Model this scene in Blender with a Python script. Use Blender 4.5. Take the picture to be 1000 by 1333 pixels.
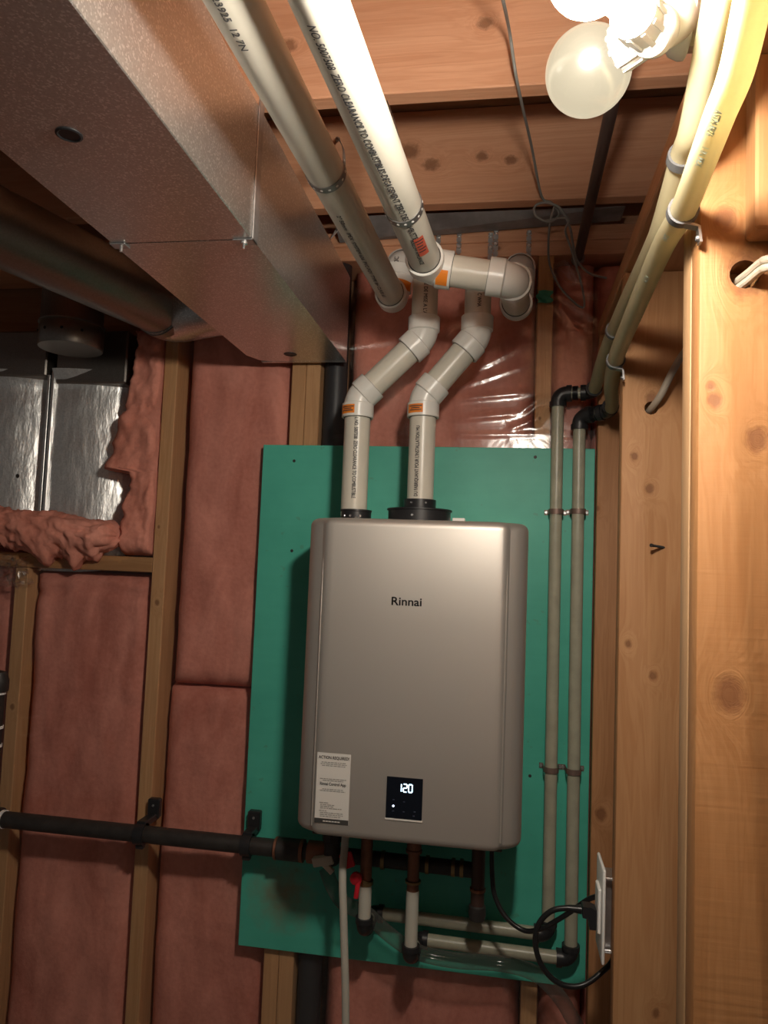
import bpy, bmesh, math, random
import numpy as np
from mathutils import Vector, Matrix, noise as mnoise

random.seed(7)
for o in list(bpy.data.objects):
    bpy.data.objects.remove(o)
SC = bpy.context.scene
COL = SC.collection

# ---------------------------------------------------------------- camera
F_PX = 980.15
CAM = Vector((0.1936, -1.8672, 1.5678))
YAW, PITCH, ROLL = math.radians(9.3651), math.radians(4.1405), math.radians(2.2223)
FWD = Vector((-math.sin(YAW) * math.cos(PITCH), math.cos(YAW) * math.cos(PITCH), math.sin(PITCH)))
_r0 = Vector((math.cos(YAW), math.sin(YAW), 0))
_u0 = _r0.cross(FWD)
RGT = _r0 * math.cos(ROLL) + _u0 * math.sin(ROLL)
UPV = RGT.cross(FWD)
cd = bpy.data.cameras.new('camera')
cam = bpy.data.objects.new('camera', cd)
COL.objects.link(cam)
cd.sensor_fit = 'VERTICAL'
cd.sensor_height = 36.0
cd.lens = F_PX * 36.0 / 1333.0
cd.clip_start = 0.02
cam.matrix_world = Matrix(((RGT.x, UPV.x, -FWD.x, CAM.x), (RGT.y, UPV.y, -FWD.y, CAM.y),
                           (RGT.z, UPV.z, -FWD.z, CAM.z), (0, 0, 0, 1)))
SC.camera = cam

# ---------------------------------------------------------------- world, exposure
wd = bpy.data.worlds.new('world')
SC.world = wd
wd.use_nodes = True
bgn = wd.node_tree.nodes['Background']
bgn.inputs[0].default_value = (1.0, 0.90, 0.82, 1)
bgn.inputs[1].default_value = 0.05
SC.view_settings.view_transform = 'Standard'
SC.view_settings.look = 'None'
SC.view_settings.exposure = 0.0
SC.view_settings.gamma = 1.0
SC.view_settings.use_curve_mapping = False
BULB_LIT = 500.0          # radiance of the lit globe bulb (its emission lives on the bulb mesh below)
BULB_PAINTED_GLOW = 0.68  # glow painted on the unlit globe beside the lit one


def ray(px, py):
    return RGT * ((px - 500) / F_PX) - UPV * ((py - 666.5) / F_PX) + FWD


def atY(px, py, Y):
    """The real point at depth plane y = Y that the photograph shows at this place."""
    d = ray(px, py)
    return CAM + d * ((Y - CAM.y) / d.y)


def atX(px, py, X):
    d = ray(px, py)
    return CAM + d * ((X - CAM.x) / d.x)


def atZ(px, py, Z):
    d = ray(px, py)
    return CAM + d * ((Z - CAM.z) / d.z)


def V(*a):
    return Vector(a)


# ---------------------------------------------------------------- materials
def new_mat(name):
    m = bpy.data.materials.new(name)
    m.use_nodes = True
    nt = m.node_tree
    return m, nt, nt.nodes['Principled BSDF']


def nd(nt, kind, **kw):
    n = nt.nodes.new(kind)
    for k, v in kw.items():
        setattr(n, k, v)
    return n


def ramp(nt, fac, stops):
    r = nd(nt, 'ShaderNodeValToRGB')
    e = r.color_ramp.elements
    while len(e) < len(stops):
        e.new(0.5)
    for i, (p, c) in enumerate(stops):
        e[i].position = p
        e[i].color = (*c, 1) if len(c) == 3 else c
    nt.links.new(fac, r.inputs[0])
    return r.outputs[0]


def tex_noise(nt, vec, scale, detail=4, rough=0.55, dist=0.0):
    n = nd(nt, 'ShaderNodeTexNoise')
    n.inputs['Scale'].default_value = scale
    n.inputs['Detail'].default_value = detail
    n.inputs['Roughness'].default_value = rough
    n.inputs['Distortion'].default_value = dist
    if vec is not None:
        nt.links.new(vec, n.inputs['Vector'])
    return n.outputs['Fac']


def mapping(nt, vec, scale, loc=(0, 0, 0)):
    n = nd(nt, 'ShaderNodeMapping')
    n.inputs['Scale'].default_value = scale
    n.inputs['Location'].default_value = loc
    nt.links.new(vec, n.inputs['Vector'])
    return n.outputs[0]


def objco(nt):
    return nd(nt, 'ShaderNodeTexCoord').outputs['Object']


def mixc(nt, fac, a, b, mode='MIX'):
    n = nd(nt, 'ShaderNodeMix', data_type='RGBA', blend_type=mode)
    for s, v in ((n.inputs[0], fac), (n.inputs[6], a), (n.inputs[7], b)):
        if isinstance(v, (int, float)):
            s.default_value = v
        elif isinstance(v, tuple):
            s.default_value = (*v, 1)
        else:
            nt.links.new(v, s)
    return n.outputs[2]


def mth(nt, op, a, b=None):
    n = nd(nt, 'ShaderNodeMath', operation=op)
    for i, v in enumerate((a, b)):
        if v is None:
            continue
        if isinstance(v, (int, float)):
            n.inputs[i].default_value = v
        else:
            nt.links.new(v, n.inputs[i])
    return n.outputs[0]


def bump(nt, bsdf, h, strength=0.2, dist=0.002):
    b = nd(nt, 'ShaderNodeBump')
    b.inputs['Strength'].default_value = strength
    b.inputs['Distance'].default_value = dist
    nt.links.new(h, b.inputs['Height'])
    nt.links.new(b.outputs[0], bsdf.inputs['Normal'])


def simple(name, col, rough=0.5, metal=0.0, spec=0.5, var=0.0, vscale=20, bumps=0.0, bscale=200):
    m, nt, b = new_mat(name)
    b.inputs['Base Color'].default_value = (*col, 1)
    b.inputs['Roughness'].default_value = rough
    b.inputs['Metallic'].default_value = metal
    b.inputs['Specular IOR Level'].default_value = spec
    co = objco(nt)
    if var:
        f = tex_noise(nt, co, vscale, 4)
        lo = tuple(c * (1 - var) for c in col)
        hi = tuple(min(1, c * (1 + var)) for c in col)
        nt.links.new(ramp(nt, f, [(0.3, lo), (0.7, hi)]), b.inputs['Base Color'])
    if bumps:
        bump(nt, b, tex_noise(nt, co, bscale, 3), bumps, 0.001)
    return m


def wood(name, c1, c2, axis='z', knots=(), rough=0.6, seed=0.0, saw=0.0):
    """Softwood: grain along one axis, fine fibres, dark knots where the timber has them."""
    m, nt, b = new_mat(name)
    co = objco(nt)
    k = {'x': 0, 'y': 1, 'z': 2}[axis]

    def sc(al, ac):
        s = [ac, ac, ac]
        s[k] = al
        return tuple(s)
    warp_sum = None
    kf = None
    for (kx, ky, kz, kr) in knots:
        sub = nd(nt, 'ShaderNodeVectorMath', operation='SUBTRACT')
        nt.links.new(co, sub.inputs[0])
        sub.inputs[1].default_value = (kx, ky, kz)
        dn = nd(nt, 'ShaderNodeVectorMath', operation='MULTIPLY')
        nt.links.new(sub.outputs[0], dn.inputs[0])
        dn.inputs[1].default_value = sc(0.8, 1.0)
        ln = nd(nt, 'ShaderNodeVectorMath', operation='LENGTH')
        nt.links.new(dn.outputs[0], ln.inputs[0])
        q = mth(nt, 'DIVIDE', ln.outputs['Value'], kr)
        q2 = mth(nt, 'ADD', q, mth(nt, 'MULTIPLY', mth(nt, 'SUBTRACT', tex_noise(nt, co, 120, 2), 0.5), 0.9))
        core = nd(nt, 'ShaderNodeMapRange')
        core.inputs[1].default_value = 0.6
        core.inputs[2].default_value = 1.25
        core.inputs[3].default_value = 1.0
        core.inputs[4].default_value = 0.0
        nt.links.new(q2, core.inputs[0])
        kf = core.outputs[0] if kf is None else mth(nt, 'MAXIMUM', kf, core.outputs[0])
        w = mth(nt, 'DIVIDE', 1.2, mth(nt, 'ADD', mth(nt, 'MULTIPLY', q, q), 1.0))
        warp_sum = w if warp_sum is None else mth(nt, 'ADD', warp_sum, w)
    base = mapping(nt, co, sc(0.9, 16), (seed, seed * 1.7, seed * 0.6))
    if warp_sum is not None:
        ad = nd(nt, 'ShaderNodeVectorMath', operation='ADD')
        nt.links.new(base, ad.inputs[0])
        nt.links.new(warp_sum, ad.inputs[1])
        base = ad.outputs[0]
    g = tex_noise(nt, base, 1.6, 5, 0.5, 0.4)
    wv = nd(nt, 'ShaderNodeMath', operation='SINE')
    nt.links.new(mth(nt, 'MULTIPLY', g, 60.0), wv.inputs[0])
    rings = mth(nt, 'MULTIPLY', mth(nt, 'ADD', wv.outputs[0], 1.0), 0.5)
    fib = tex_noise(nt, mapping(nt, co, sc(4, 190)), 1.0, 3)
    f = mth(nt, 'ADD', mth(nt, 'ADD', mth(nt, 'MULTIPLY', g, 0.75), mth(nt, 'MULTIPLY', rings, 0.14)),
            mth(nt, 'MULTIPLY', fib, 0.26))
    col = ramp(nt, f, [(0.32, c2), (0.78, c1)])
    big = tex_noise(nt, mapping(nt, co, sc(1.0, 4), (seed, 0, 2)), 3.0, 3)
    col = mixc(nt, mth(nt, 'MULTIPLY', big, 0.35), col, tuple(c * 0.7 for c in c2))
    if kf is not None:
        col = mixc(nt, mth(nt, 'MULTIPLY', kf, 0.70), col, (0.16, 0.06, 0.025))
    nt.links.new(col, b.inputs['Base Color'])
    b.inputs['Roughness'].default_value = rough
    b.inputs['Specular IOR Level'].default_value = 0.3
    h = mth(nt, 'ADD', fib, mth(nt, 'MULTIPLY', rings, 0.3))
    if saw:
        sw = tex_noise(nt, mapping(nt, co, sc(150, 7)), 1.0, 3)
        h = mth(nt, 'ADD', h, mth(nt, 'MULTIPLY', sw, saw))
    if kf is not None:
        h = mth(nt, 'SUBTRACT', h, kf)
    bump(nt, b, h, 0.35, 0.0015)
    return m


def galvanised(name, tint=(0.62, 0.63, 0.64), rough=0.32, spangle=90, dirt=0.3, glint=0.5, metal=0.95, dents=0.0):
    m, nt, b = new_mat(name)
    co = objco(nt)
    vor = nd(nt, 'ShaderNodeTexVoronoi')
    vor.inputs['Scale'].default_value = spangle
    nt.links.new(co, vor.inputs['Vector'])
    bw = nd(nt, 'ShaderNodeRGBToBW')
    nt.links.new(vor.outputs['Color'], bw.inputs[0])
    n2 = tex_noise(nt, co, 6, 5)
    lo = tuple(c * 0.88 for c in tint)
    c = ramp(nt, bw.outputs[0], [(0.25, lo), (0.70, tint), (0.80, tuple(t + (0.96 - t) * glint for t in tint))])  # glint whitens scattered cells, putting glitter into the colour
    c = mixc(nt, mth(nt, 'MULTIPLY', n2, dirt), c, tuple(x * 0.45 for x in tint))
    nt.links.new(c, b.inputs['Base Color'])
    b.inputs['Metallic'].default_value = metal
    r = nd(nt, 'ShaderNodeMapRange')
    r.inputs[3].default_value = rough - 0.02
    r.inputs[4].default_value = rough + 0.03
    nt.links.new(bw.outputs[0], r.inputs[0])
    nt.links.new(r.outputs[0], b.inputs['Roughness'])
    h = mth(nt, 'ADD', mth(nt, 'MULTIPLY', bw.outputs[0], 0.06), mth(nt, 'MULTIPLY', tex_noise(nt, co, 3, 2), 1.5))
    if dents:
        h = mth(nt, 'ADD', h, mth(nt, 'MULTIPLY', tex_noise(nt, mapping(nt, co, (1, 1, 0.35)), 42, 4), dents))
    bump(nt, b, h, 0.10 + 0.25 * min(1, dents), 0.004)
    return m


def insulation_mat(name, c1, c2):
    m, nt, b = new_mat(name)
    co = objco(nt)
    n1 = tex_noise(nt, mapping(nt, co, (9, 9, 3.5)), 1.0, 6, 0.6, 0.6)
    n2 = tex_noise(nt, co, 90, 3)
    f = mth(nt, 'ADD', mth(nt, 'MULTIPLY', n1, 0.8), mth(nt, 'MULTIPLY', n2, 0.22))
    nt.links.new(ramp(nt, f, [(0.36, c2), (0.66, c1)]), b.inputs['Base Color'])
    b.inputs['Roughness'].default_value = 0.95
    b.inputs['Specular IOR Level'].default_value = 0.1
    bump(nt, b, mth(nt, 'ADD', mth(nt, 'MULTIPLY', n2, 0.5), n1), 0.3, 0.006)
    return m


def film_mat(name, base_fac=0.035, rough=0.10):
    m, nt, b = new_mat(name)
    nt.nodes.remove(b)
    out = nt.nodes['Material Output']
    tr = nd(nt, 'ShaderNodeBsdfTransparent')
    tr.inputs[0].default_value = (0.95, 0.95, 0.95, 1)
    gl = nd(nt, 'ShaderNodeBsdfGlossy')
    gl.inputs['Roughness'].default_value = rough
    gl.inputs['Color'].default_value = (1, 1, 1, 1)
    lw = nd(nt, 'ShaderNodeLayerWeight')
    lw.inputs[0].default_value = 0.5
    mx = nd(nt, 'ShaderNodeMixShader')
    nt.links.new(mth(nt, 'ADD', mth(nt, 'MULTIPLY', mth(nt, 'POWER', lw.outputs['Facing'], 4.0), 0.6), base_fac), mx.inputs[0])
    nt.links.new(tr.outputs[0], mx.inputs[1])
    nt.links.new(gl.outputs[0], mx.inputs[2])
    nt.links.new(mx.outputs[0], out.inputs['Surface'])
    bp = nd(nt, 'ShaderNodeBump')
    bp.inputs['Strength'].default_value = 0.16
    bp.inputs['Distance'].default_value = 0.01
    co = objco(nt)
    nt.links.new(tex_noise(nt, co, 9, 3, 0.5, 1.0), bp.inputs['Height'])
    nt.links.new(bp.outputs[0], gl.inputs['Normal'])
    nt.links.new(bp.outputs[0], lw.inputs['Normal'])
    return m


def emissive(name, col, strength, base=(0.9, 0.9, 0.9)):
    m, nt, b = new_mat(name)
    b.inputs['Base Color'].default_value = (*base, 1)
    b.inputs['Emission Color'].default_value = (*col, 1)
    b.inputs['Emission Strength'].default_value = strength
    b.inputs['Roughness'].default_value = 0.3
    return m


M = {}
M['pvc'] = simple('pvc_white', (0.60, 0.57, 0.49), 0.33, var=0.06, vscale=9)
M['fitting'] = simple('pvc_fitting', (0.70, 0.69, 0.65), 0.3)
M['ink'] = simple('print_ink', (0.05, 0.05, 0.055), 0.6)
M['faint_ink'] = simple('faint_ink', (0.30, 0.29, 0.27), 0.6)
M['orange'] = simple('orange_label', (0.80, 0.23, 0.02), 0.5, var=0.1)
M['red_label'] = simple('red_label', (0.72, 0.13, 0.07), 0.5)
M['black'] = simple('black_plastic', (0.018, 0.018, 0.02), 0.38)
M['black_iron'] = simple('black_iron', (0.028, 0.024, 0.022), 0.5, var=0.3, vscale=40)
M['cord'] = simple('cord_rubber', (0.012, 0.012, 0.013), 0.35)
M['galv'] = galvanised('galvanised_duct', (0.70, 0.70, 0.69), 0.33, 420, 0.12, 0.8)
M['galv_wall'] = galvanised('galvanised_wall_duct', (0.95, 0.96, 0.95), 0.38, 260, 0.2, 0.5, 0.85, 2.5)
M['galv_dark'] = galvanised('dark_galvanised', (0.36, 0.33, 0.30), 0.40, 300, 0.5, 0.0)  # darker tint and stronger mottling than the other ducts
M['zinc'] = simple('zinc_steel', (0.55, 0.55, 0.56), 0.35, metal=0.9, var=0.15, vscale=60)
M['strap'] = simple('dark_zinc_strap', (0.26, 0.25, 0.25), 0.4, metal=0.8)
M['bright_steel'] = simple('bright_steel', (0.8, 0.8, 0.8), 0.25, metal=0.9)
M['copper'] = simple('copper_tarnished', (0.26, 0.12, 0.075), 0.5, metal=0.7, var=0.25, vscale=30)
M['brass'] = simple('brass', (0.34, 0.23, 0.11), 0.35, metal=0.9)
M['red'] = simple('red_handle', (0.62, 0.015, 0.03), 0.4)
M['beige'] = simple('beige_plastic', (0.55, 0.49, 0.40), 0.5)
M['pex'] = simple('pex_tube', (0.68, 0.61, 0.40), 0.35, var=0.06, vscale=30)
_nt = M['pex'].node_tree
_tl = _nt.nodes.new('ShaderNodeBsdfTranslucent')
_tl.inputs[0].default_value = (0.62, 0.55, 0.34, 1)
_mx = _nt.nodes.new('ShaderNodeMixShader')
_mx.inputs[0].default_value = 0.45
_nt.links.new(_nt.nodes['Principled BSDF'].outputs[0], _mx.inputs[1])
_nt.links.new(_tl.outputs[0], _mx.inputs[2])
_nt.links.new(_mx.outputs[0], _nt.nodes['Material Output'].inputs['Surface'])
M['pex_shaded'] = simple('pex_tube_shaded', (0.36, 0.35, 0.265), 0.35, var=0.12, vscale=25)  # same tubing as overhead, its dimmer light put into a darker colour
M['pex_white'] = simple('pex_tube_white', (0.52, 0.50, 0.43), 0.4)
M['blue_ink'] = simple('blue_print', (0.48, 0.58, 0.50), 0.6)
M['white'] = simple('white_plastic', (0.90, 0.89, 0.86), 0.35)
M['porcelain'] = simple('lampholder_white', (0.50, 0.49, 0.47), 0.3)
M['grey_wire'] = simple('grey_wire', (0.24, 0.235, 0.22), 0.5)
M['cable'] = simple('cable_white', (0.46, 0.41, 0.33), 0.5)
M['cable_dark'] = simple('cable_grey', (0.34, 0.28, 0.22), 0.5)
M['pink'] = insulation_mat('pink_fibreglass', (0.74, 0.315, 0.245), (0.50, 0.175, 0.13))
M['pink_torn'] = insulation_mat('pink_fibreglass_torn', (0.78, 0.34, 0.26), (0.52, 0.19, 0.135))
M['film'] = film_mat('poly_film', 0.05, 0.16)
M['film_crumple'] = film_mat('poly_film_crumpled', 0.16, 0.16)
M['concrete'] = simple('concrete', (0.26, 0.25, 0.24), 0.85, var=0.2, vscale=6, bumps=0.3)
M['ply'] = wood('subfloor_ply', (0.36, 0.19, 0.10), (0.25, 0.12, 0.06), 'x', rough=0.8)
M['dark'] = simple('dark_void', (0.02, 0.018, 0.017), 0.8)
M['abs'] = simple('black_abs_pipe', (0.030, 0.030, 0.034), 0.45)
M['tape_green'] = simple('green_tape', (0.05, 0.30, 0.20), 0.5)

# painted plywood board: brush texture and stains that belong to the paint
m, nt, b = new_mat('green_paint')
co = objco(nt)
br = tex_noise(nt, mapping(nt, co, (3, 3, 60)), 1.0, 4)
bl = tex_noise(nt, co, 5.5, 4)
c = ramp(nt, bl, [(0.30, (0.060, 0.400, 0.300)), (0.72, (0.090, 0.510, 0.390))])
c = mixc(nt, mth(nt, 'MULTIPLY', br, 0.30), c, (0.040, 0.29, 0.20))
sp = ramp(nt, tex_noise(nt, co, 38, 2), [(0.69, (0, 0, 0)), (0.74, (1, 1, 1))])
c = mixc(nt, mth(nt, 'MULTIPLY', sp, 0.35), c, (0.09, 0.19, 0.11))
sub = nd(nt, 'ShaderNodeVectorMath', operation='DISTANCE')
nt.links.new(co, sub.inputs[0])
p = atY(368, 1165, 0)
sub.inputs[1].default_value = (p.x + 0.0205, -0.006, p.z - 0.6153)   # measured from the board's own base
st = nd(nt, 'ShaderNodeMapRange')
st.inputs[1].default_value = 0.10
st.inputs[2].default_value = 0.0
nt.links.new(mth(nt, 'ADD', sub.outputs['Value'], mth(nt, 'MULTIPLY', mth(nt, 'SUBTRACT', tex_noise(nt, co, 30, 4), 0.5), 0.12)), st.inputs[0])
c = mixc(nt, mth(nt, 'MULTIPLY', st.outputs[0], 0.75), c, (0.22, 0.14, 0.08))
nt.links.new(c, b.inputs['Base Color'])
b.inputs['Roughness'].default_value = 0.5
bump(nt, b, br, 0.12, 0.001)
M['green'] = m

# heater enamel: champagne metallic paint
m, nt, b = new_mat('heater_enamel')
co = objco(nt)
b.inputs['Base Color'].default_value = (0.60, 0.565, 0.52, 1)
b.inputs['Metallic'].default_value = 0.70
b.inputs['Roughness'].default_value = 0.46
bump(nt, b, tex_noise(nt, co, 900, 2), 0.04, 0.0005)
M['enamel'] = m
M['heater_dark'] = simple('heater_base', (0.07, 0.065, 0.06), 0.5, metal=0.4)
M['logo'] = simple('logo_dark', (0.015, 0.015, 0.018), 0.4)
M['screen'] = simple('display_glass', (0.004, 0.006, 0.012), 0.12)
M['digits'] = emissive('display_digits', (0.50, 0.78, 1.0), 2.2)
M['led'] = emissive('indicator_led', (0.70, 0.80, 1.0), 2.5)
M['dim_icon'] = simple('dim_icon', (0.04, 0.05, 0.08), 0.4)
M['paper'] = simple('sticker_paper', (0.72, 0.70, 0.66), 0.6)
M['band'] = simple('sticker_band', (0.05, 0.048, 0.045), 0.6)
M['bulb_lit'] = emissive('lit_bulb_glass', (1.0, 0.91, 0.78), BULB_LIT)

# the neighbouring unlit bulb: near-black glass, its neighbour's light painted in as glow
m, nt, b = new_mat('painted_glow_bulb_glass')
b.inputs['Base Color'].default_value = (0.006, 0.0055, 0.0045, 1)
b.inputs['Roughness'].default_value = 0.25
b.inputs['Emission Color'].default_value = (1.0, 0.86, 0.60, 1)
b.inputs['Emission Strength'].default_value = BULB_PAINTED_GLOW
M['bulb_painted_glow'] = m

# clear vinyl hose
m, nt, b = new_mat('clear_vinyl')
nt.nodes.remove(b)
out = nt.nodes['Material Output']
tr = nd(nt, 'ShaderNodeBsdfTransparent')
tr.inputs[0].default_value = (0.86, 0.86, 0.84, 1)
pb = nd(nt, 'ShaderNodeBsdfPrincipled')
pb.inputs['Base Color'].default_value = (0.20, 0.20, 0.18, 1)
pb.inputs['Roughness'].default_value = 0.07
lw = nd(nt, 'ShaderNodeLayerWeight')
lw.inputs[0].default_value = 0.45
mx = nd(nt, 'ShaderNodeMixShader')
nt.links.new(mth(nt, 'ADD', mth(nt, 'MULTIPLY', lw.outputs['Facing'], 0.45), 0.10), mx.inputs[0])
nt.links.new(tr.outputs[0], mx.inputs[1])
nt.links.new(pb.outputs[0], mx.inputs[2])
nt.links.new(mx.outputs[0], out.inputs['Surface'])
M['vinyl'] = m

JOIST = ((0.76, 0.41, 0.25), (0.60, 0.28, 0.15))
STUD = ((0.54, 0.29, 0.135), (0.40, 0.18, 0.072))


# ---------------------------------------------------------------- mesh building
class MB:
    def __init__(self):
        self.v, self.f, self.sm, self.marks = [], [], [], []

    def add(self, verts, faces, smooth=True):
        o = len(self.v)
        self.marks.append((o, len(self.f)))
        self.v += [tuple(p) for p in verts]
        for f in faces:
            self.f.append([i + o for i in f])
            self.sm.append(smooth)
        return self

    def box(self, lo, hi, bev=0.0, seg=1):
        lo, hi = Vector(lo), Vector(hi)
        bm = bmesh.new()
        r = bmesh.ops.create_cube(bm, size=1.0)
        for v in r['verts']:
            v.co = Vector(((lo[i] + hi[i]) / 2 + v.co[i] * (hi[i] - lo[i]) for i in range(3)))
        if bev:
            bmesh.ops.bevel(bm, geom=list(bm.edges), offset=bev, segments=seg, affect='EDGES', profile=0.5)
        self.bm(bm, smooth=False)
        return self

    def bm(self, bm, smooth=True, mat=None):
        bm.verts.index_update()
        vs = [(mat @ v.co) if mat else v.co.copy() for v in bm.verts]
        self.add(vs, [[v.index for v in f.verts] for f in bm.faces], smooth)
        bm.free()
        return self

    def obox(self, c, ax, ay, az, bev=0.0):
        """Box centred on c with half-axis vectors."""
        bm = bmesh.new()
        bmesh.ops.create_cube(bm, size=2.0)
        sx, sy, sz = ax.length, ay.length, az.length
        for v in bm.verts:
            v.co = Vector((v.co.x * sx, v.co.y * sy, v.co.z * sz))
        if bev:
            bmesh.ops.bevel(bm, geom=list(bm.edges), offset=bev, segments=2, affect='EDGES', profile=0.5)
        R = Matrix((ax.normalized(), ay.normalized(), az.normalized())).transposed().to_4x4()
        R.translation = c
        return self.bm(bm, False, R)

    def tube(self, pts, r, n=20, caps=True, closed=False, scale_y=1.0, ref=None):
        pts = [Vector(p) for p in pts]
        N = len(pts)
        rs = r if isinstance(r, (list, tuple)) else [r] * N
        tang = []
        for i in range(N):
            if closed:
                t = pts[(i + 1) % N] - pts[i - 1]
            elif i == 0:
                t = pts[1] - pts[0]
            elif i == N - 1:
                t = pts[-1] - pts[-2]
            else:
                t = (pts[i + 1] - pts[i]).normalized() + (pts[i] - pts[i - 1]).normalized()
            tang.append(t.normalized())
        a = Vector(ref) if ref is not None else (Vector((0, 0, 1)) if abs(tang[0].z) < 0.9 else Vector((0, 1, 0)))
        u = (a - tang[0] * a.dot(tang[0])).normalized()
        vs = []
        for i in range(N):
            if i:
                u = (u - tang[i] * u.dot(tang[i])).normalized()
            w = tang[i].cross(u)
            for k in range(n):
                q = 2 * math.pi * k / n
                vs.append(pts[i] + (u * math.cos(q) + w * math.sin(q) * scale_y) * rs[i])
        fs = []
        for i in range(N if closed else N - 1):
            j = (i + 1) % N
            for k in range(n):
                k2 = (k + 1) % n
                fs.append([i * n + k, i * n + k2, j * n + k2, j * n + k])
        if caps and not closed:
            fs.append(list(range(n))[::-1])
            fs.append([(N - 1) * n + k for k in range(n)])
        return self.add(vs, fs)

    def lathe(self, prof, base, axis, n=28, caps=True):
        """prof: (radius, height along axis) pairs."""
        axis = Vector(axis).normalized()
        base = Vector(base)
        a = Vector((0, 0, 1)) if abs(axis.z) < 0.9 else Vector((1, 0, 0))
        u = (a - axis * a.dot(axis)).normalized()
        w = axis.cross(u)
        vs, fs = [], []
        for (r, h) in prof:
            for k in range(n):
                q = 2 * math.pi * k / n
                vs.append(base + axis * h + (u * math.cos(q) + w * math.sin(q)) * r)
        for i in range(len(prof) - 1):
            for k in range(n):
                k2 = (k + 1) % n
                fs.append([i * n + k, i * n + k2, (i + 1) * n + k2, (i + 1) * n + k])
        if caps:
            if prof[0][0] > 1e-6:
                fs.append(list(range(n))[::-1])
            if prof[-1][0] > 1e-6:
                fs.append([(len(prof) - 1) * n + k for k in range(n)])
        return self.add(vs, fs)

    def ribbon(self, pts, wid, th, up=None):
        """Flat strip along pts; wid = vectors (half width) per point or one vector; th thickness along normal."""
        pts = [Vector(p) for p in pts]
        N = len(pts)
        vs = []
        for i, p in enumerate(pts):
            w = Vector(wid[i]) if isinstance(wid, list) else Vector(wid)
            t = (pts[min(i + 1, N - 1)] - pts[max(i - 1, 0)]).normalized()
            nn = t.cross(w).normalized() * th / 2
            vs += [p - w - nn, p + w - nn, p + w + nn, p - w + nn]
        fs = []
        for i in range(N - 1):
            for k in range(4):
                k2 = (k + 1) % 4
                fs.append([i * 4 + k, i * 4 + k2, i * 4 + 4 + k2, i * 4 + 4 + k])
        fs += [[3, 2, 1, 0], [4 * N - 4, 4 * N - 3, 4 * N - 2, 4 * N - 1]]
        return self.add(vs, fs, False)

    def prism(self, poly, d):
        """poly: list of points in a plane, extruded by vector d."""
        d = Vector(d)
        n = len(poly)
        poly = [Vector(p) for p in poly]
        vs = poly + [p + d for p in poly]
        fs = [list(range(n))[::-1], [n + i for i in range(n)]]
        for i in range(n):
            j = (i + 1) % n
            fs.append([i, j, n + j, n + i])
        return self.add(vs, fs, False)

    def grid(self, nu, nv, fn, keep=None):
        vs = [fn(i / nu, j / nv) for j in range(nv + 1) for i in range(nu + 1)]
        fs = []
        for j in range(nv):
            for i in range(nu):
                if keep is None or keep((i + 0.5) / nu, (j + 0.5) / nv):
                    a = j * (nu + 1) + i
                    fs.append([a, a + 1, a + nu + 2, a + nu + 1])
        return self.add(vs, fs)

    def build_each(self, name, mat, parent=None, sharp=35):
        """Every piece added becomes an object of its own."""
        out = []
        for k, (v0, f0) in enumerate(self.marks):
            v1, f1 = self.marks[k + 1] if k + 1 < len(self.marks) else (len(self.v), len(self.f))
            m_ = MB()
            m_.add(self.v[v0:v1], [[i - v0 for i in f] for f in self.f[f0:f1]])
            m_.sm = self.sm[f0:f1]
            out.append(m_.build(name, mat, parent, sharp))
        return out

    def build(self, name, mat, parent=None, sharp=35, fix=True):
        me = bpy.data.meshes.new(name)
        me.from_pydata(self.v, [], self.f)
        me.polygons.foreach_set('use_smooth', self.sm)
        me.update()
        if fix:
            bm = bmesh.new()
            bm.from_mesh(me)
            bmesh.ops.recalc_face_normals(bm, faces=bm.faces)
            bm.to_mesh(me)
            bm.free()
        me.set_sharp_from_angle(angle=math.radians(sharp))
        me.materials.append(mat)
        o = bpy.data.objects.new(name, me)
        COL.objects.link(o)
        if parent is not None:
            o.parent = parent
        if name.endswith('_print') or name.endswith('_heading') or name.endswith('lettering'):
            o['kind'] = 'stuff'
        return o


ROOTS = []


def tag(o, label, cat, group=None):
    o['label'] = label
    o['category'] = cat
    if group:
        o['group'] = group
    ROOTS.append(o)
    return o


def thing(name, label, cat, group=None):
    o = bpy.data.objects.new(name, None)
    o.empty_display_size = 0.05
    COL.objects.link(o)
    return tag(o, label, cat, group)


def struct(name):
    o = bpy.data.objects.new(name, None)
    COL.objects.link(o)
    o['kind'] = 'structure'
    ROOTS.append(o)
    return o


def rounded(pts, r, n=7):
    """Polyline with its corners turned into arcs."""
    pts = [Vector(p) for p in pts]
    out = [pts[0]]
    for i in range(1, len(pts) - 1):
        a, b, c = pts[i - 1], pts[i], pts[i + 1]
        d1, d2 = (a - b), (c - b)
        rr = min(r, d1.length * 0.49, d2.length * 0.49)
        p, q = b + d1.normalized() * rr, b + d2.normalized() * rr
        for k in range(n + 1):
            t = k / n
            out.append(p * (1 - t) ** 2 + b * 2 * t * (1 - t) + q * t * t)
    out.append(pts[-1])
    return out


def smooth_path(pts, n=8):
    """Catmull-Rom through the points."""
    P = [Vector(p) for p in pts]
    P = [P[0] * 2 - P[1]] + P + [P[-1] * 2 - P[-2]]
    out = []
    for i in range(1, len(P) - 2):
        a, b, c, d = P[i - 1], P[i], P[i + 1], P[i + 2]
        for k in range(n):
            t = k / n
            out.append(0.5 * ((2 * b) + (c - a) * t + (2 * a - 5 * b + 4 * c - d) * t * t + (3 * b - a - 3 * c + d) * t ** 3))
    out.append(P[-2])
    return out


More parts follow.
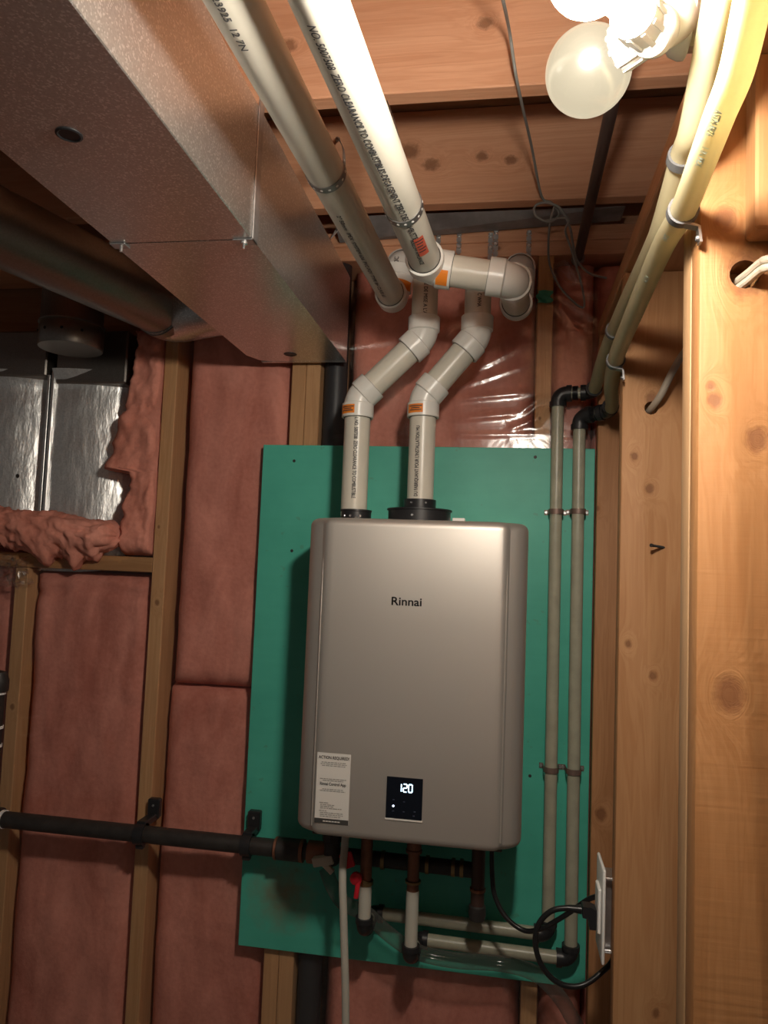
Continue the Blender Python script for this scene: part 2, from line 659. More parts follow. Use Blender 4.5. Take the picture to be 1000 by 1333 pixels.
def text_mesh(s, size):
    cu = bpy.data.curves.new('lettering', 'FONT')
    cu.body = s
    cu.size = size
    cu.resolution_u = 3
    ob = bpy.data.objects.new('lettering', cu)
    COL.objects.link(ob)
    dg = bpy.context.evaluated_depsgraph_get()
    me = bpy.data.meshes.new_from_object(ob.evaluated_get(dg))
    vs = [v.co.copy() for v in me.vertices]
    fs = [list(p.vertices) for p in me.polygons]
    bpy.data.objects.remove(ob)
    bpy.data.curves.remove(cu)
    bpy.data.meshes.remove(me)
    return vs, fs


def flat_text(mb, s, size, origin, right, up, nrm, eps=0.0006, center=False, stretch=1.0, bold=0.0):
    vs, fs = text_mesh(s, size)
    w = max(v.x for v in vs)
    off = -w * stretch / 2 if center else 0
    right, up, nrm = Vector(right), Vector(up), Vector(nrm)
    for (dx, dy) in ([(0, 0)] if not bold else [(0, 0), (bold, 0), (0, bold), (bold, bold)]):
        mb.add([Vector(origin) + right * (v.x * stretch + off + dx) + up * (v.y + dy) + nrm * (eps + dx * 0.01) for v in vs], fs, False)
    return w * stretch


def pipe_text(mb, s, size, p0, p1, r, facing, start, direction=1, eps=0.0007, shift=0.0, stretch=0.8, length=None, twist=0.0, bold=0.0005):
    """Lettering wrapped on a pipe that runs p0 to p1; start = metres from p0; direction -1 reads back towards p0."""
    p0, p1 = Vector(p0), Vector(p1)
    a = (p1 - p0).normalized()
    n = Vector(facing)
    n = (n - a * n.dot(a)).normalized()
    t = a * direction
    up = n.cross(t)
    vs, fs = text_mesh(s, size)
    if length:
        stretch = length / max(v.x for v in vs)
    for dx, dy in ((0, 0), (bold, 0), (0, bold)):
        out = []
        for v in vs:
            q = (v.y + dy + shift) / r + twist * v.x * stretch
            out.append(p0 + a * start + t * (v.x * stretch + dx) + (n * math.cos(q) + up * math.sin(q)) * (r + eps + dx * 0.02 + dy * 0.04))
        mb.add(out, fs, True)


def pipe_patch(mb, p0, axis, r, facing, s0, s1, q0, q1, eps=0.0006, n=8):
    """Label wrapped on a cylinder: s along the axis, q degrees round it measured from facing."""
    a = Vector(axis).normalized()
    nn = Vector(facing)
    nn = (nn - a * nn.dot(a)).normalized()
    up = nn.cross(a)

    def fn(u, v):
        q = math.radians(q0 + (q1 - q0) * u)
        return Vector(p0) + a * (s0 + (s1 - s0) * v) + (nn * math.cos(q) + up * math.sin(q)) * (r + eps)
    mb.grid(n, 1, fn)


def screw_head(mb, p, nrm, r=0.004, h=0.002):
    mb.lathe([(r, 0), (r, h * 0.4), (r * 0.7, h), (r * 0.3, h), (r * 0.25, h * 0.5), (0.0, h * 0.5)], p, nrm, 10)


def with_holes(o, cutters):
    """Cut real drill holes into a mesh object."""
    tmp = []
    for (p, ax, r, L) in cutters:
        mb = MB().tube([Vector(p) - Vector(ax) * L, Vector(p) + Vector(ax) * L], r, 18)
        c = mb.build('drill', M['dark'])
        tmp.append(c)
        md = o.modifiers.new('hole', 'BOOLEAN')
        md.object = c
        md.operation = 'DIFFERENCE'
        md.solver = 'EXACT'
    dg = bpy.context.evaluated_depsgraph_get()
    me = bpy.data.meshes.new_from_object(o.evaluated_get(dg))
    o.modifiers.clear()
    old = o.data
    o.data = me
    bpy.data.meshes.remove(old)
    me.name = o.name
    for c in tmp:
        bpy.data.objects.remove(c)
    me.set_sharp_from_angle(angle=math.radians(35))


def fract(x, y, z, s):
    return mnoise.fractal(Vector((x, y, z)) * s, 0.8, 2.0, 4)


# ================================================================ STRUCTURE
FL = MB().box((-2.6, -3.2, -0.1), (1.6, 0.25, 0.0)).build('floor', M['concrete'])
FL['kind'] = 'structure'

ceil = struct('ceiling')
MB().box((-2.6, -3.2, 2.682), (1.6, 0.25, 2.70)).build('subfloor', M['ply'], ceil)
kn = {-0.12: [(atY(532, 197, -0.12), 0.020), (atY(562, 214, -0.12), 0.016), (atY(665, 208, -0.12), 0.012), (atY(628, 203, -0.12), 0.012)],
      -0.55: [(atY(375, 60, -0.55), 0.014), (atY(632, 30, -0.55), 0.012), (atY(850, 60, -0.55), 0.010)]}
for i, y in enumerate((-0.12, -0.55, -1.00, -1.45, -1.9)):
    ks = [(p.x, p.y, p.z, r) for p, r in kn.get(y, [])]
    mat = wood('joist_wood_%d' % i, *JOIST, 'x', ks, seed=i * 3.1)
    MB().box((-2.5, y, 2.444), (1.5, y + 0.038, 2.681), 0.0025).build('joist', mat, ceil)
MB().box((-2.5, 0.10, 2.444), (1.5, 0.138, 2.681)).build('rim_joist', wood('rim_wood', *JOIST, 'x', seed=9), ceil)

# ---- back wall: studs, plates, insulation between them, sheathing behind
wb = struct('wall_back')
MB().box((-2.5, 0.165, 0.0), (1.5, 0.18, 2.444)).build('sheathing', M['ply'], wb)
pl_mat = wood('plate_wood', *JOIST, 'x', [(0.15, 0.02, 2.39, 0.006)], seed=5)
MB().box((-2.45, 0.02, 2.406), (1.45, 0.16, 2.444), 0.002).build('top_plate', pl_mat, wb)
MB().box((-2.45, 0.021, 2.368), (1.45, 0.16, 2.4055), 0.002).build('top_plate', pl_mat, wb)
MB().box((-2.45, 0.02, 0.0), (1.45, 0.16, 0.038), 0.002).build('sole_plate', pl_mat, wb)
studs = [(-1.90, -1.862), (-1.50, -1.462), (-1.137, -1.099), (-0.738, -0.700), (-0.378, -0.340), (-0.339, -0.301), (0.254, 0.292), (0.62, 0.658)]
for i, (a, b_) in enumerate(studs):
    ks = [(a + 0.02, 0.02, 0.55 + 0.3 * i % 0.9, 0.007), (a + 0.012, 0.02, 1.35 + 0.1 * i, 0.004)]
    MB().box((a, 0.02, 0.0385), (b_, 0.159, 1.527 if i == 2 else 2.3675), 0.002).build('stud', wood('back_stud_wood_%d' % i, (0.68, 0.40, 0.20), (0.50, 0.26, 0.115), 'z', ks, seed=i * 2.3), wb)
zb = 1.548
MB().box((-1.46, 0.022, zb - 0.02), (-0.7385, 0.155, zb + 0.02), 0.002).build('blocking', wood('blocking_wood', (0.52, 0.29, 0.13), (0.36, 0.175, 0.07), 'x', seed=4), wb)


def batt(x0, x1, z0, z1, yf, name='insulation_batt', seed=0, rag=None, edge=0.045, amp=0.018, crease=()):
    """A fibreglass batt: puffed front with a lumpy surface, sides running back into the bay."""
    nu = max(10, int((x1 - x0) / 0.014))
    nv = max(10, int((z1 - z0) / 0.016))

    def fn(u, v):
        x, z = x0 + (x1 - x0) * u, z0 + (z1 - z0) * v
        if rag:
            x = max(x, x0 + rag(z))
        dx = min(x - x0, x1 - x)
        dz = min(z - z0, z1 - z)
        e = min(dx / edge, dz / edge, 1.0)
        round_ = math.sqrt(max(0.0, 1 - (1 - e) ** 2))
        puff = amp * (fract(x + seed, z * 0.6, seed, 7) * 0.45 + fract(x * 2.2 + seed, z * 0.5, 3 + seed, 11) * 0.3)
        for (cz, w, d) in crease:
            puff -= d * math.exp(-((z - cz - 0.012 * math.sin(x * 19)) / w) ** 2)
        y = yf + 0.062 * (1 - round_) - puff * (0.4 + 0.6 * round_)
        return Vector((x, max(y, 0.0205), z))
    mb = MB().grid(nu, nv, fn)
    # close the body behind the front skin
    ring = ([(i) for i in range(nu + 1)] + [(j * (nu + 1) + nu) for j in range(1, nv + 1)]
            + [(nv * (nu + 1) + i) for i in range(nu - 1, -1, -1)] + [(j * (nu + 1)) for j in range(nv - 1, 0, -1)])
    o = len(mb.v)
    for i in ring:
        p = mb.v[i]
        mb.v.append((p[0], 0.158, p[2]))
    n = len(ring)
    for k in range(n):
        k2 = (k + 1) % n
        mb.f.append([ring[k], ring[k2], o + k2, o + k])
        mb.sm.append(True)
    mb.f.append([o + k for k in range(n)][::-1])
    mb.sm.append(False)
    return mb.build(name, M['pink'], wb, sharp=80)


batt(-1.86, -1.502, 0.04, 2.366, 0.045, seed=1)
batt(-1.46, -1.139, 0.04, 1.60, 0.045, seed=2)
batt(-1.097, -0.7405, 0.04, 1.527, 0.034, seed=3, crease=((1.18, 0.006, 0.004), (1.47, 0.010, 0.012)))
batt(-0.698, -0.380, 0.04, 1.238, 0.044, seed=4, edge=0.05, crease=((0.62, 0.008, 0.003),))
batt(-0.684, -0.380, 1.230, 2.30, 0.034, seed=5, edge=0.05)
batt(-0.232, 0.252, 0.04, 2.366, 0.040, seed=6)
batt(0.294, 0.398, 0.04, 2.366, 0.040, seed=7, edge=0.03)
batt(0.40, 0.618, 0.04, 2.366, 0.045, seed=8)

# ---- right partition: open studs under a plate
wr = struct('wall_right')
XW = 0.402
PZ = 2.150
MB().box((XW, -2.2, PZ), (XW + 0.14, 0.018, PZ + 0.038), 0.003).build('top_plate', wood('partition_plate_wood', (0.62, 0.32, 0.16), (0.44, 0.20, 0.09), 'y', seed=2.2), wr)
MB().box((XW, -2.2, 0.0), (XW + 0.14, 0.018, 0.038), 0.003).build('sole_plate', wood('partition_sole_wood', *STUD, 'y', seed=7.2), wr)


def pstud(y0, y1, knots, seed, saw=0.0, tone=STUD, holes=(), x0=XW):
    ks = [(p.x, p.y, p.z, r) for p, r in knots]
    mat = wood('partition_stud_wood_%d' % int(seed * 10), tone[0], tone[1], 'z', ks, seed=seed, saw=saw)
    o = MB().box((x0, y0, 0.0385), (x0 + 0.14, y1, PZ - 0.0005), 0.0035, 2).build('stud', mat, wr)
    if holes:
        with_holes(o, holes)
    return o


pstud(-0.022, 0.016, [(atY(782, 1060, -0.022), 0.012), (atY(777, 662, -0.022), 0.007)], 1.1, tone=((0.52, 0.26, 0.12), (0.36, 0.16, 0.065)))
YM = -0.407
hm = atY(848, 531, YM)
pstud(YM, YM + 0.038, [(atY(846, 636, YM), 0.008), (atY(826, 594, YM), 0.007), (atY(850, 880, YM), 0.007), (atY(818, 838, YM), 0.006),
                       (atY(854, 1320, YM), 0.007), (atY(818, 452, YM), 0.006), (hm + V(0, 0, 0.017), 0.012)], 2.7,
      holes=[(hm, (0, 1, 0), 0.0125, 0.06)])
YF = -0.985
hf = atY(970, 357, YF)
pstud(YF + 0.044, YF + 0.082, [], 3.3, tone=((0.50, 0.31, 0.16), (0.36, 0.20, 0.10)))
pstud(YF, YF + 0.038, [(atY(944, 284, YF), 0.012), (atY(930, 521, YF), 0.008), (atY(986, 572, YF), 0.012),
                       (atY(950, 905, YF), 0.016), (atY(925, 503, YF), 0.005), (hf, 0.022)], 4.9, saw=0.9,
      tone=((0.45, 0.225, 0.092), (0.33, 0.145, 0.05)), holes=[(hf, (0, 1, 0), 0.0165, 0.06)])
pstud(-1.60, -1.562, [], 5.9)
# short upright block nailed on the near stud, its lower end visible at the top right
bl = atY(984, 297, YF - 0.038)
tag(MB().box((bl.x, YF - 0.0385, bl.z), (bl.x + 0.09, YF - 0.0005, 2.149), 0.003).build(
    'wood_block', wood('block_wood', (0.46, 0.24, 0.105), (0.34, 0.155, 0.06), 'z', seed=8.8)),
    'short upright wood block nailed to the near post above the cable hole', 'wood block')

# ================================================================ VAPOUR BARRIER
wr_lines = [((616, 482), (694, 444), 5, 7), ((588, 520), (696, 510), 5, 7), ((592, 506), (694, 472), 4, 6), ((592, 546), (676, 538), 5, 7),
            ((676, 538), (712, 512), 5, 7), ((584, 567), (716, 565), 4, 5), ((704, 384), (664, 420), 5, 8), ((700, 381), (676, 402), 4, 6),
            ((739, 364), (793, 369), 5, 7), ((745, 378), (790, 382), 6, 9), ((721, 378), (778, 417), 6, 9), ((721, 390), (763, 444), 5, 7),
            ((723, 395), (770, 430), 4, 6), ((735, 350), (790, 356), 4, 7), ((440, 452), (528, 441), 5, 6), ((454, 375), (500, 377), 5, 5),
            ((575, 376), (600, 372), 5, 6), ((454, 408), (495, 402), 6, 6), ((224, 484), (180, 606), 5, 8), ((230, 490), (207, 600), 5, 8), ((218, 487), (190, 555), 4, 6),
            ((250, 494), (262, 531), 4, 5), ((260, 545), (274, 535), 4, 5), ((690, 552), (712, 534), 7, 9), ((697, 556), (705, 530), 5, 7),
            ((575, 432), (600, 415), 5, 5), ((640, 450), (690, 420), 5, 5), ((660, 560), (700, 545), 5, 6), ((735, 410), (735, 470), 5, 4),
            ((300, 560), (340, 545), 6, 4), ((150, 745), (205, 755), 6, 5), ((285, 640), (335, 610), 7, 4)]
segs = []
for (a, b_, w, h) in wr_lines:
    A, B = atY(*a, 0.014), atY(*b_, 0.014)
    segs.append((A.x, A.z, B.x - A.x, B.z - A.z, w * 0.0012, w * 0.0012 * 0.34 * h / 6.0))
FX0, FX1, FZ0, FZ1 = -1.60, 0.400, 0.02, 2.366
NU, NV = 420, 500
xs = np.linspace(FX0, FX1, NU + 1)
zs = np.linspace(FZ0, FZ1, NV + 1)
XX, ZZ = np.meshgrid(xs, zs)
DY = np.zeros_like(XX)
for (ax, az, dx, dz, w, h) in segs:
    L2 = dx * dx + dz * dz
    t = np.clip(((XX - ax) * dx + (ZZ - az) * dz) / L2, 0, 1)
    px_, pz_ = XX - (ax + t * dx), ZZ - (az + t * dz)
    d2 = px_ ** 2 + pz_ ** 2
    fade = np.minimum(1.0, 4.0 * np.minimum(t + 0.04, 1.04 - t))
    DY += h * fade * np.exp(-d2 / (2 * w * w))
DY += 0.0012 * np.sin(XX * 23 + 2 * np.sin(ZZ * 5)) * np.sin(ZZ * 3.1 + XX * 4) * (np.abs(ZZ - 1.2) > 0)
inb = (XX > -0.47) & (XX < 0.42) & (ZZ > 0.58) & (ZZ < 1.90)
DY = np.where(inb, 0.0, np.clip(DY, -0.002, 0.02))
# torn open round the wall duct at the upper left
TX = -0.79


def torn(x, z):
    e = 0.03 * fract(x, z, 0.3, 14)
    return x < TX - 0.02 + e + 0.05 * max(0, 2.0 - z) * 0.4 and 1.56 + e < z < 2.36


mb = MB()
keepmask = lambda u, v: not torn(FX0 + (FX1 - FX0) * u, FZ0 + (FZ1 - FZ0) * v)
mb.grid(NU, NV, lambda u, v: Vector((FX0 + (FX1 - FX0) * u, 0.0155 - DY[round(v * NV), round(u * NU)], FZ0 + (FZ1 - FZ0) * v)), keepmask)
barrier = thing('vapour_barrier', 'clear wrinkled plastic sheet stapled over the pink insulation and studs', 'plastic sheet')
mb.build('sheet', M['film'], barrier, fix=False)
# green tape patch where the sheet gathers under the plate
pt = atY(709, 386, 0.006)
MB().grid(8, 8, lambda u, v: V(pt.x - 0.018 + 0.036 * u + 0.004 * math.sin(v * 9), 0.0065 - 0.003 * math.sin(u * 7 + v * 5), pt.z - 0.016 + 0.032 * v)).build('tape_patch', M['tape_green'], barrier)
# loose gathered corner under the plate
pc = atY(735, 350, 0.0)
MB().grid(14, 10, lambda u, v: V(pc.x - 0.03 + 0.075 * u, 0.004 - 0.014 * math.sin(u * 9 + v * 4) * (0.3 + v), pc.z - 0.02 + 0.045 * v - 0.02 * u)).build('loose_corner', M['film_crumple'], barrier, fix=False)
# crumpled torn edge at the left
pe = atY(12, 742, -0.02)
MB().grid(26, 22, lambda u, v: V(pe.x - 0.07 + 0.12 * u + 0.012 * fract(u, v, 1, 6), -0.015 + 0.03 * fract(u, v, 2, 5), pe.z - 0.045 + 0.08 * v + 0.015 * fract(u, v, 4, 6))).build('torn_edge', M['film_crumple'], barrier, fix=False)

# dark vent pipe standing in the wall bay beside the double stud
tag(MB().tube([(-0.266, 0.055, 0.04), (-0.266, 0.055, 2.366)], 0.030, 24).build('waste_pipe', M['abs']),
    'black plastic pipe standing in the wall behind the green board, beside a stud', 'pipe')

# ---- torn insulation by the wall duct
def rag(z):
    return 0.018 * fract(z, 0.2, 5, 16) + 0.02 + (0.075 * max(0, (1.86 - z) / 0.14) if z > 1.72 else 0.075) * (1 if z < 1.86 else 0) - 0.0 + (0.05 if 1.72 < z < 1.78 else 0) * 0


nu, nv = 22, 70
ragged = {}


def rag_x(z):
    base = -0.845
    if z > 1.80:
        k = min(1, (z - 1.80) / 0.28)
        base = -0.905 + 0.07 * k
    elif z > 1.62:
        base = -0.835
    return base + 0.016 * fract(z, 0.2, 5, 18)


def torn_fn(u, v):
    z = 1.572 + (2.20 - 1.572) * v
    xl = rag_x(z)
    x = xl + (-0.741 - xl) * u
    e = min(1, u / 0.25, (1 - u) / 0.2 + 0.15, v / 0.05 + 0.1, (1 - v) / 0.05)
    y = 0.075 - 0.065 * math.sqrt(max(0, 1 - (1 - e) ** 2)) - 0.018 * fract(x, z, 2, 13)
    return V(x, max(y, -0.012), z)


mb = MB().grid(nu, nv, torn_fn)
mb.grid(nu, nv, lambda u, v: (lambda p: V(p.x + 0.004, 0.150, p.z))(torn_fn(u, v)))
o1 = (nu + 1) * (nv + 1)
ring = [i for i in range(nu + 1)] + [j * (nu + 1) + nu for j in range(1, nv + 1)] + [nv * (nu + 1) + i for i in range(nu - 1, -1, -1)] + [j * (nu + 1) for j in range(nv - 1, 0, -1)]
for k in range(len(ring)):
    a, b_ = ring[k], ring[(k + 1) % len(ring)]
    mb.f.append([a, b_, o1 + b_, o1 + a])
    mb.sm.append(True)
tag(mb.build('insulation_strip', M['pink_torn'], sharp=80), 'ragged upright strip of pink insulation between bright wall duct and stud', 'insulation')

A, B = atY(-45, 683, -0.03), atY(150, 695, -0.01)


def flap_fn(u, v):
    # a rolled-over slab of batt: u along, v round its section
    c = A.lerp(B, u)
    c.z += 0.006 * math.sin(u * 5)
    q = 2 * math.pi * v
    rz = 0.050 - 0.012 * u
    ry = 0.060
    end = math.sqrt(max(0.0, 1 - max(0, (u - 0.93) / 0.07) ** 2)) * 0.75 + 0.25
    low = max(0.0, -math.sin(q))
    hang = low ** 2 * (0.035 * (0.5 + 0.9 * fract(u * 3, 0, 0, 2.2)) + 0.045 * math.exp(-((u - 0.72) / 0.05) ** 2) + 0.03 * math.exp(-((u - 0.52) / 0.07) ** 2)) * (1 if u < 0.9 else 0.2)
    d = 1 + 0.22 * fract(u * 4, math.cos(q), math.sin(q), 1.6) + 0.10 * fract(u * 9, math.cos(q) * 2, math.sin(q) * 2, 2.2)
    return V(c.x + (0.012 * fract(u, math.cos(q), math.sin(q), 3)), c.y + 0.02 + ry * math.cos(q) * d * end, c.z + rz * math.sin(q) * d * end - hang)


mb = MB().grid(90, 44, flap_fn)
o = mb.build('insulation_flap', M['pink_torn'], sharp=180)
bm = bmesh.new(); bm.from_mesh(o.data); bmesh.ops.remove_doubles(bm, verts=bm.verts, dist=1e-5)
bmesh.ops.holes_fill(bm, edges=bm.edges); bm.to_mesh(o.data); bm.free()
tag(o, 'torn pink insulation slab folded over below the bright wall duct, ragged underside', 'insulation')

# ---- galvanised duct standing in the wall
wdct = thing('wall_duct', 'bright galvanised sheet duct in the wall bay above the torn insulation', 'duct')


def wallduct_panel(x0, x1, yb, ph):
    def fn(u, v):
        x = x0 + (x1 - x0) * u
        z = 1.52 + (2.09 - 1.52) * v
        y = yb - 0.022 + 0.075 * u * u * (0.55 + 0.45 * u) + 0.003 * fract(x, z, ph, 9)
        if v > 0.93:
            y -= 0.02 * (v - 0.93) / 0.07
        return V(x, y, z)
    return fn


xm = -1.098
MB().grid(24, 40, wallduct_panel(-1.30, xm - 0.010, 0.085, 1)).build('panel', M['galv_wall'], wdct)
MB().grid(24, 40, wallduct_panel(xm + 0.012, -0.855, 0.085, 2)).build('panel', M['galv_wall'], wdct)
sm_ = MB()
sm_.box((xm - 0.012, 0.060, 1.52), (xm - 0.004, 0.094, 2.075), 0.001)
sm_.box((xm + 0.004, 0.055, 1.52), (xm + 0.013, 0.094, 2.085), 0.001)
sm_.build_each('standing_seam', M['bright_steel'], wdct)
MB().box((xm - 0.004, 0.078, 1.52), (xm + 0.004, 0.094, 2.08)).build('seam_gap', M['dark'], wdct)
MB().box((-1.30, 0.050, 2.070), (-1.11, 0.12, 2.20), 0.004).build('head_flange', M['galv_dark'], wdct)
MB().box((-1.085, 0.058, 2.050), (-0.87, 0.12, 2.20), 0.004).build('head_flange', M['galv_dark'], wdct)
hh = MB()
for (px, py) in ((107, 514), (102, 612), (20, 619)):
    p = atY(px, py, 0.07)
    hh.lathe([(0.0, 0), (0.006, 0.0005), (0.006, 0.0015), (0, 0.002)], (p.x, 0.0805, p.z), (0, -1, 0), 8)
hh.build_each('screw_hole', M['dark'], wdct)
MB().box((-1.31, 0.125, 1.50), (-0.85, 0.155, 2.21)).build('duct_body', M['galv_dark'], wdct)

# ================================================================ CEILING DUCT
dct = thing('rectangular_duct', 'large galvanised rectangular duct running under the joists to the wall', 'duct')
DX0, DX1, DZ0, DZ1 = -0.471, -0.226, 2.088, 2.312
JY = -0.735                                                     # joint between the two sections


def duct_section(y0, y1, name, cap):
    mb = MB()
    mb.box((DX0, y0, DZ0), (DX1, y1, DZ1), 0.0015)
    return mb.build(name, M['galv'], dct)


duct_section(-2.4, JY - 0.001, 'duct_section', False)
mb = MB()
# far section with chamfered lower left end corner
mb.prism([V(DX0, JY + 0.001, DZ0), V(DX1, JY + 0.001, DZ0), V(DX1, -0.018, DZ0), V(DX0 + 0.05, -0.018, DZ0), V(DX0 + 0.02, -0.030, DZ0), V(DX0, -0.075, DZ0)], (0, 0, DZ1 - DZ0))
far = mb.build('duct_section', M['galv'], dct)
MB().box((DX0 + 0.02, -0.0178, DZ0 - 0.0008), (DX1, -0.006, DZ1), 0.001).build('end_cap', M['galv'], dct)
mb = MB()
for (px, py, Y) in ((90, 175, None), (378, 461, None)):
    p = atZ(px, py, DZ0)
    mb.lathe([(0.0165, 0.0), (0.0165, 0.0012), (0.014, 0.002), (0.012, 0.0006), (0.0, 0.0006)], (p.x, p.y, DZ0), (0, 0, -1), 20)
mb.build_each('plug_cap', M['black'], dct)

# hanger bracket round the joint, fixed to a joist
hang = thing('duct_hanger', 'thin metal strap bracket hanging the big duct, screwed at its lower corner', 'bracket')
mb = MB()
mb.box((DX1 + 0.0005, JY - 0.006, DZ0 - 0.003), (DX1 + 0.003, JY + 0.016, 2.336), 0.0005)
mb.box((DX1 - 0.032, JY - 0.006, DZ0 - 0.003), (DX1 + 0.003, JY + 0.016, DZ0 - 0.0005), 0.0005)
mb.box((DX1 + 0.0005, JY - 0.003, 2.334), (DX1 + 0.003, JY + 0.013, 2.444), 0.0005)
mb.build('strap', M['zinc'], hang)
mb = MB().tube([(DX1 - 0.016, JY + 0.004, DZ0 - 0.003), (DX1 - 0.016, JY + 0.004, DZ0 - 0.014)], 0.0022, 10)
mb.lathe([(0.0055, 0), (0.0055, 0.003), (0.002, 0.004)], (DX1 - 0.016, JY + 0.004, DZ0 - 0.003), (0, 0, -1), 10)
mb.build_each('screw', M['bright_steel'], hang)
hang2 = thing('duct_hanger', 'small metal strap end with screw under the shaded edge of the big duct', 'bracket')
MB().box((DX0 - 0.003, JY - 0.006, DZ0 - 0.003), (DX0 + 0.025, JY + 0.014, DZ0 - 0.0005), 0.0005).box((DX0 - 0.003, JY - 0.006, DZ0 - 0.003), (DX0 - 0.0005, JY + 0.014, 2.444), 0.0005).build('strap', M['zinc'], hang2)
MB().tube([(DX0 + 0.014, JY + 0.004, DZ0 - 0.003), (DX0 + 0.014, JY + 0.004, DZ0 - 0.012)], 0.0026, 10).build_each('screw', M['bright_steel'], hang2)

# round branch duct going to the upper left
rd = thing('round_duct', 'dark round branch duct with an elbow behind the rectangular duct', 'duct')
R_ = 0.076
e0 = atY(212, 398, -0.10)
far_l = atZ(-60, 268, e0.z)
dr = (e0 - far_l).normalized()
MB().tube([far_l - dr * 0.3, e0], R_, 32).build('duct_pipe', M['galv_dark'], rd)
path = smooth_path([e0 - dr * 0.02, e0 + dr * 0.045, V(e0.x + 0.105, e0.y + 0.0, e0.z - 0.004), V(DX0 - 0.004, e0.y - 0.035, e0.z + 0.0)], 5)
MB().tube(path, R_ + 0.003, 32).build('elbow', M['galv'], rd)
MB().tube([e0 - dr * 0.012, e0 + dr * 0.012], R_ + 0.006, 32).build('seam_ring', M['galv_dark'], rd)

# vertical collar hanging below the branch duct
cl = thing('round_collar', 'dim round metal collar hanging below the branch duct over the wall duct', 'duct')
cc = atY(92, 450, -0.06)
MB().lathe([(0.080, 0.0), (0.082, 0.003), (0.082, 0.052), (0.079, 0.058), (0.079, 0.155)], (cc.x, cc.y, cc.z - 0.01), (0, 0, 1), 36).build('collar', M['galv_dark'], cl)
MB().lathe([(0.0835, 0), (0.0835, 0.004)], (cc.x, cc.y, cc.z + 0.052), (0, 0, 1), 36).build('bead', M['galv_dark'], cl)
mb = MB()
for q in (-2.4, -1.9, -1.3, -0.7):
    d = V(math.cos(q), math.sin(q), 0)
    screw_head(mb, V(cc.x, cc.y, cc.z + 0.025) + d * 0.081, d, 0.004, 0.003)
mb.build_each('screw', M['dark'], cl)

# ================================================================ GREEN BOARD
gb = MB().box((-0.4397, 0.0, 0.6153), (0.3987, 0.0125, 1.8724), 0.0015).build('plywood_board', M['green'])
tag(gb, 'green painted plywood backing board screwed to the wall behind the heater', 'board')

# ================================================================ WATER HEATER
ht = thing('water_heater', 'champagne grey wall-hung tankless water heater on the green board', 'water heater')
W2, HD, HZ0, HZ1 = 0.2385, 0.29, 1.0, 1.67


def heater_outline():
    pts = []
    # half plan from the back right corner round the front to the back left
    right = [(W2, -0.014), (W2, -0.12), (W2, -0.232)]
    for k in range(1, 9):                                         # turned shoulder
        q = k / 8 * math.radians(62)
        right.append((W2 - 0.052 * (1 - math.cos(q)), -0.232 - 0.040 * math.sin(q) / math.sin(math.radians(62))))
    xr, yr = right[-1]
    right += [(0.2005, -HD + 0.0135), (0.1975, -HD + 0.0095), (0.1945, -HD + 0.0060), (0.1900, -HD + 0.0025), (0.184, -HD + 0.0008), (0.172, -HD)]
    left = [(-x, y) for x, y in reversed(right)]
    return right + [(0.06, -HD), (-0.06, -HD)] + left


ol = heater_outline()
rr = 0.018
levels = []
for k in range(7):
    q = k / 6 * math.pi / 2
    levels.append((HZ0 + rr * (1 - math.sin(q)) if False else HZ0 + rr - rr * math.cos(q), rr - rr * math.sin(q)))
levels += [(HZ0 + 0.2 + 0.001, 0), (HZ0 + 0.45, 0)]
for k in range(7):
    q = k / 6 * math.pi / 2
    levels.append((HZ1 - rr + rr * math.sin(q), rr - rr * math.cos(q)))
mb = MB()
vs, fs = [], []
n = len(ol)
for (z, ins) in levels:
    for (x, y) in ol:
        sx = (W2 - ins) / W2
        sy = (HD - ins) / HD
        vs.append(V(x * sx, y * sy, z))
for i in range(len(levels) - 1):
    for k in range(n):
        k2 = (k + 1) % n
        fs.append([i * n + k, i * n + k2, (i + 1) * n + k2, (i + 1) * n + k])
fs.append(list(range(n))[::-1])
fs.append([(len(levels) - 1) * n + k for k in range(n)])
mb.add(vs, fs)
mb.build('front_cover', M['enamel'], ht, sharp=28)
# thin raised bead where the flat front panel meets the side panels
for s in (-1, 1):
    MB().tube([(s * 0.1965, -HD + 0.0075, HZ0 + 0.02), (s * 0.1965, -HD + 0.0075, HZ0 + 0.50), (s * 0.1965, -HD + 0.0092, HZ0 + 0.60)], [0.0016, 0.0016, 0.0004], 8).build('panel_bead', M['enamel'], ht)
MB().box((-0.20, -0.26, HZ0 - 0.006), (0.20, -0.02, HZ0 + 0.004), 0.002).build('bottom_plate', M['heater_dark'], ht)
# logo
mb = MB()
p = atY(508.5, 787.5, -HD)
flat_text(mb, 'Rinnai', 0.0245, (p.x, -HD, p.z), (1, 0, 0), (0, 0, 1), (0, -1, 0), eps=0.0006, stretch=1.10, bold=0.0007)
mb.build('logo_lettering', M['logo'], ht)
# display
d0, d1 = atY(503, 1064, -HD), atY(549, 1014, -HD)
dz0, dz1, dx0, dx1 = d0.z, d1.z, -0.0385, 0.0365
dp = MB().box((dx0, -HD - 0.0022, dz0), (dx1, -HD + 0.002, dz1), 0.0006).build('display_panel', M['screen'], ht)
MB().box((dx0 - 0.001, -HD - 0.0026, dz0 - 0.0035), (dx1 + 0.001, -HD + 0.001, dz0 - 0.0002), 0.0003).build('display_lip', M['paper'], dp)
SEG = {'1': 'bc', '2': 'abged', '0': 'abcdef'}


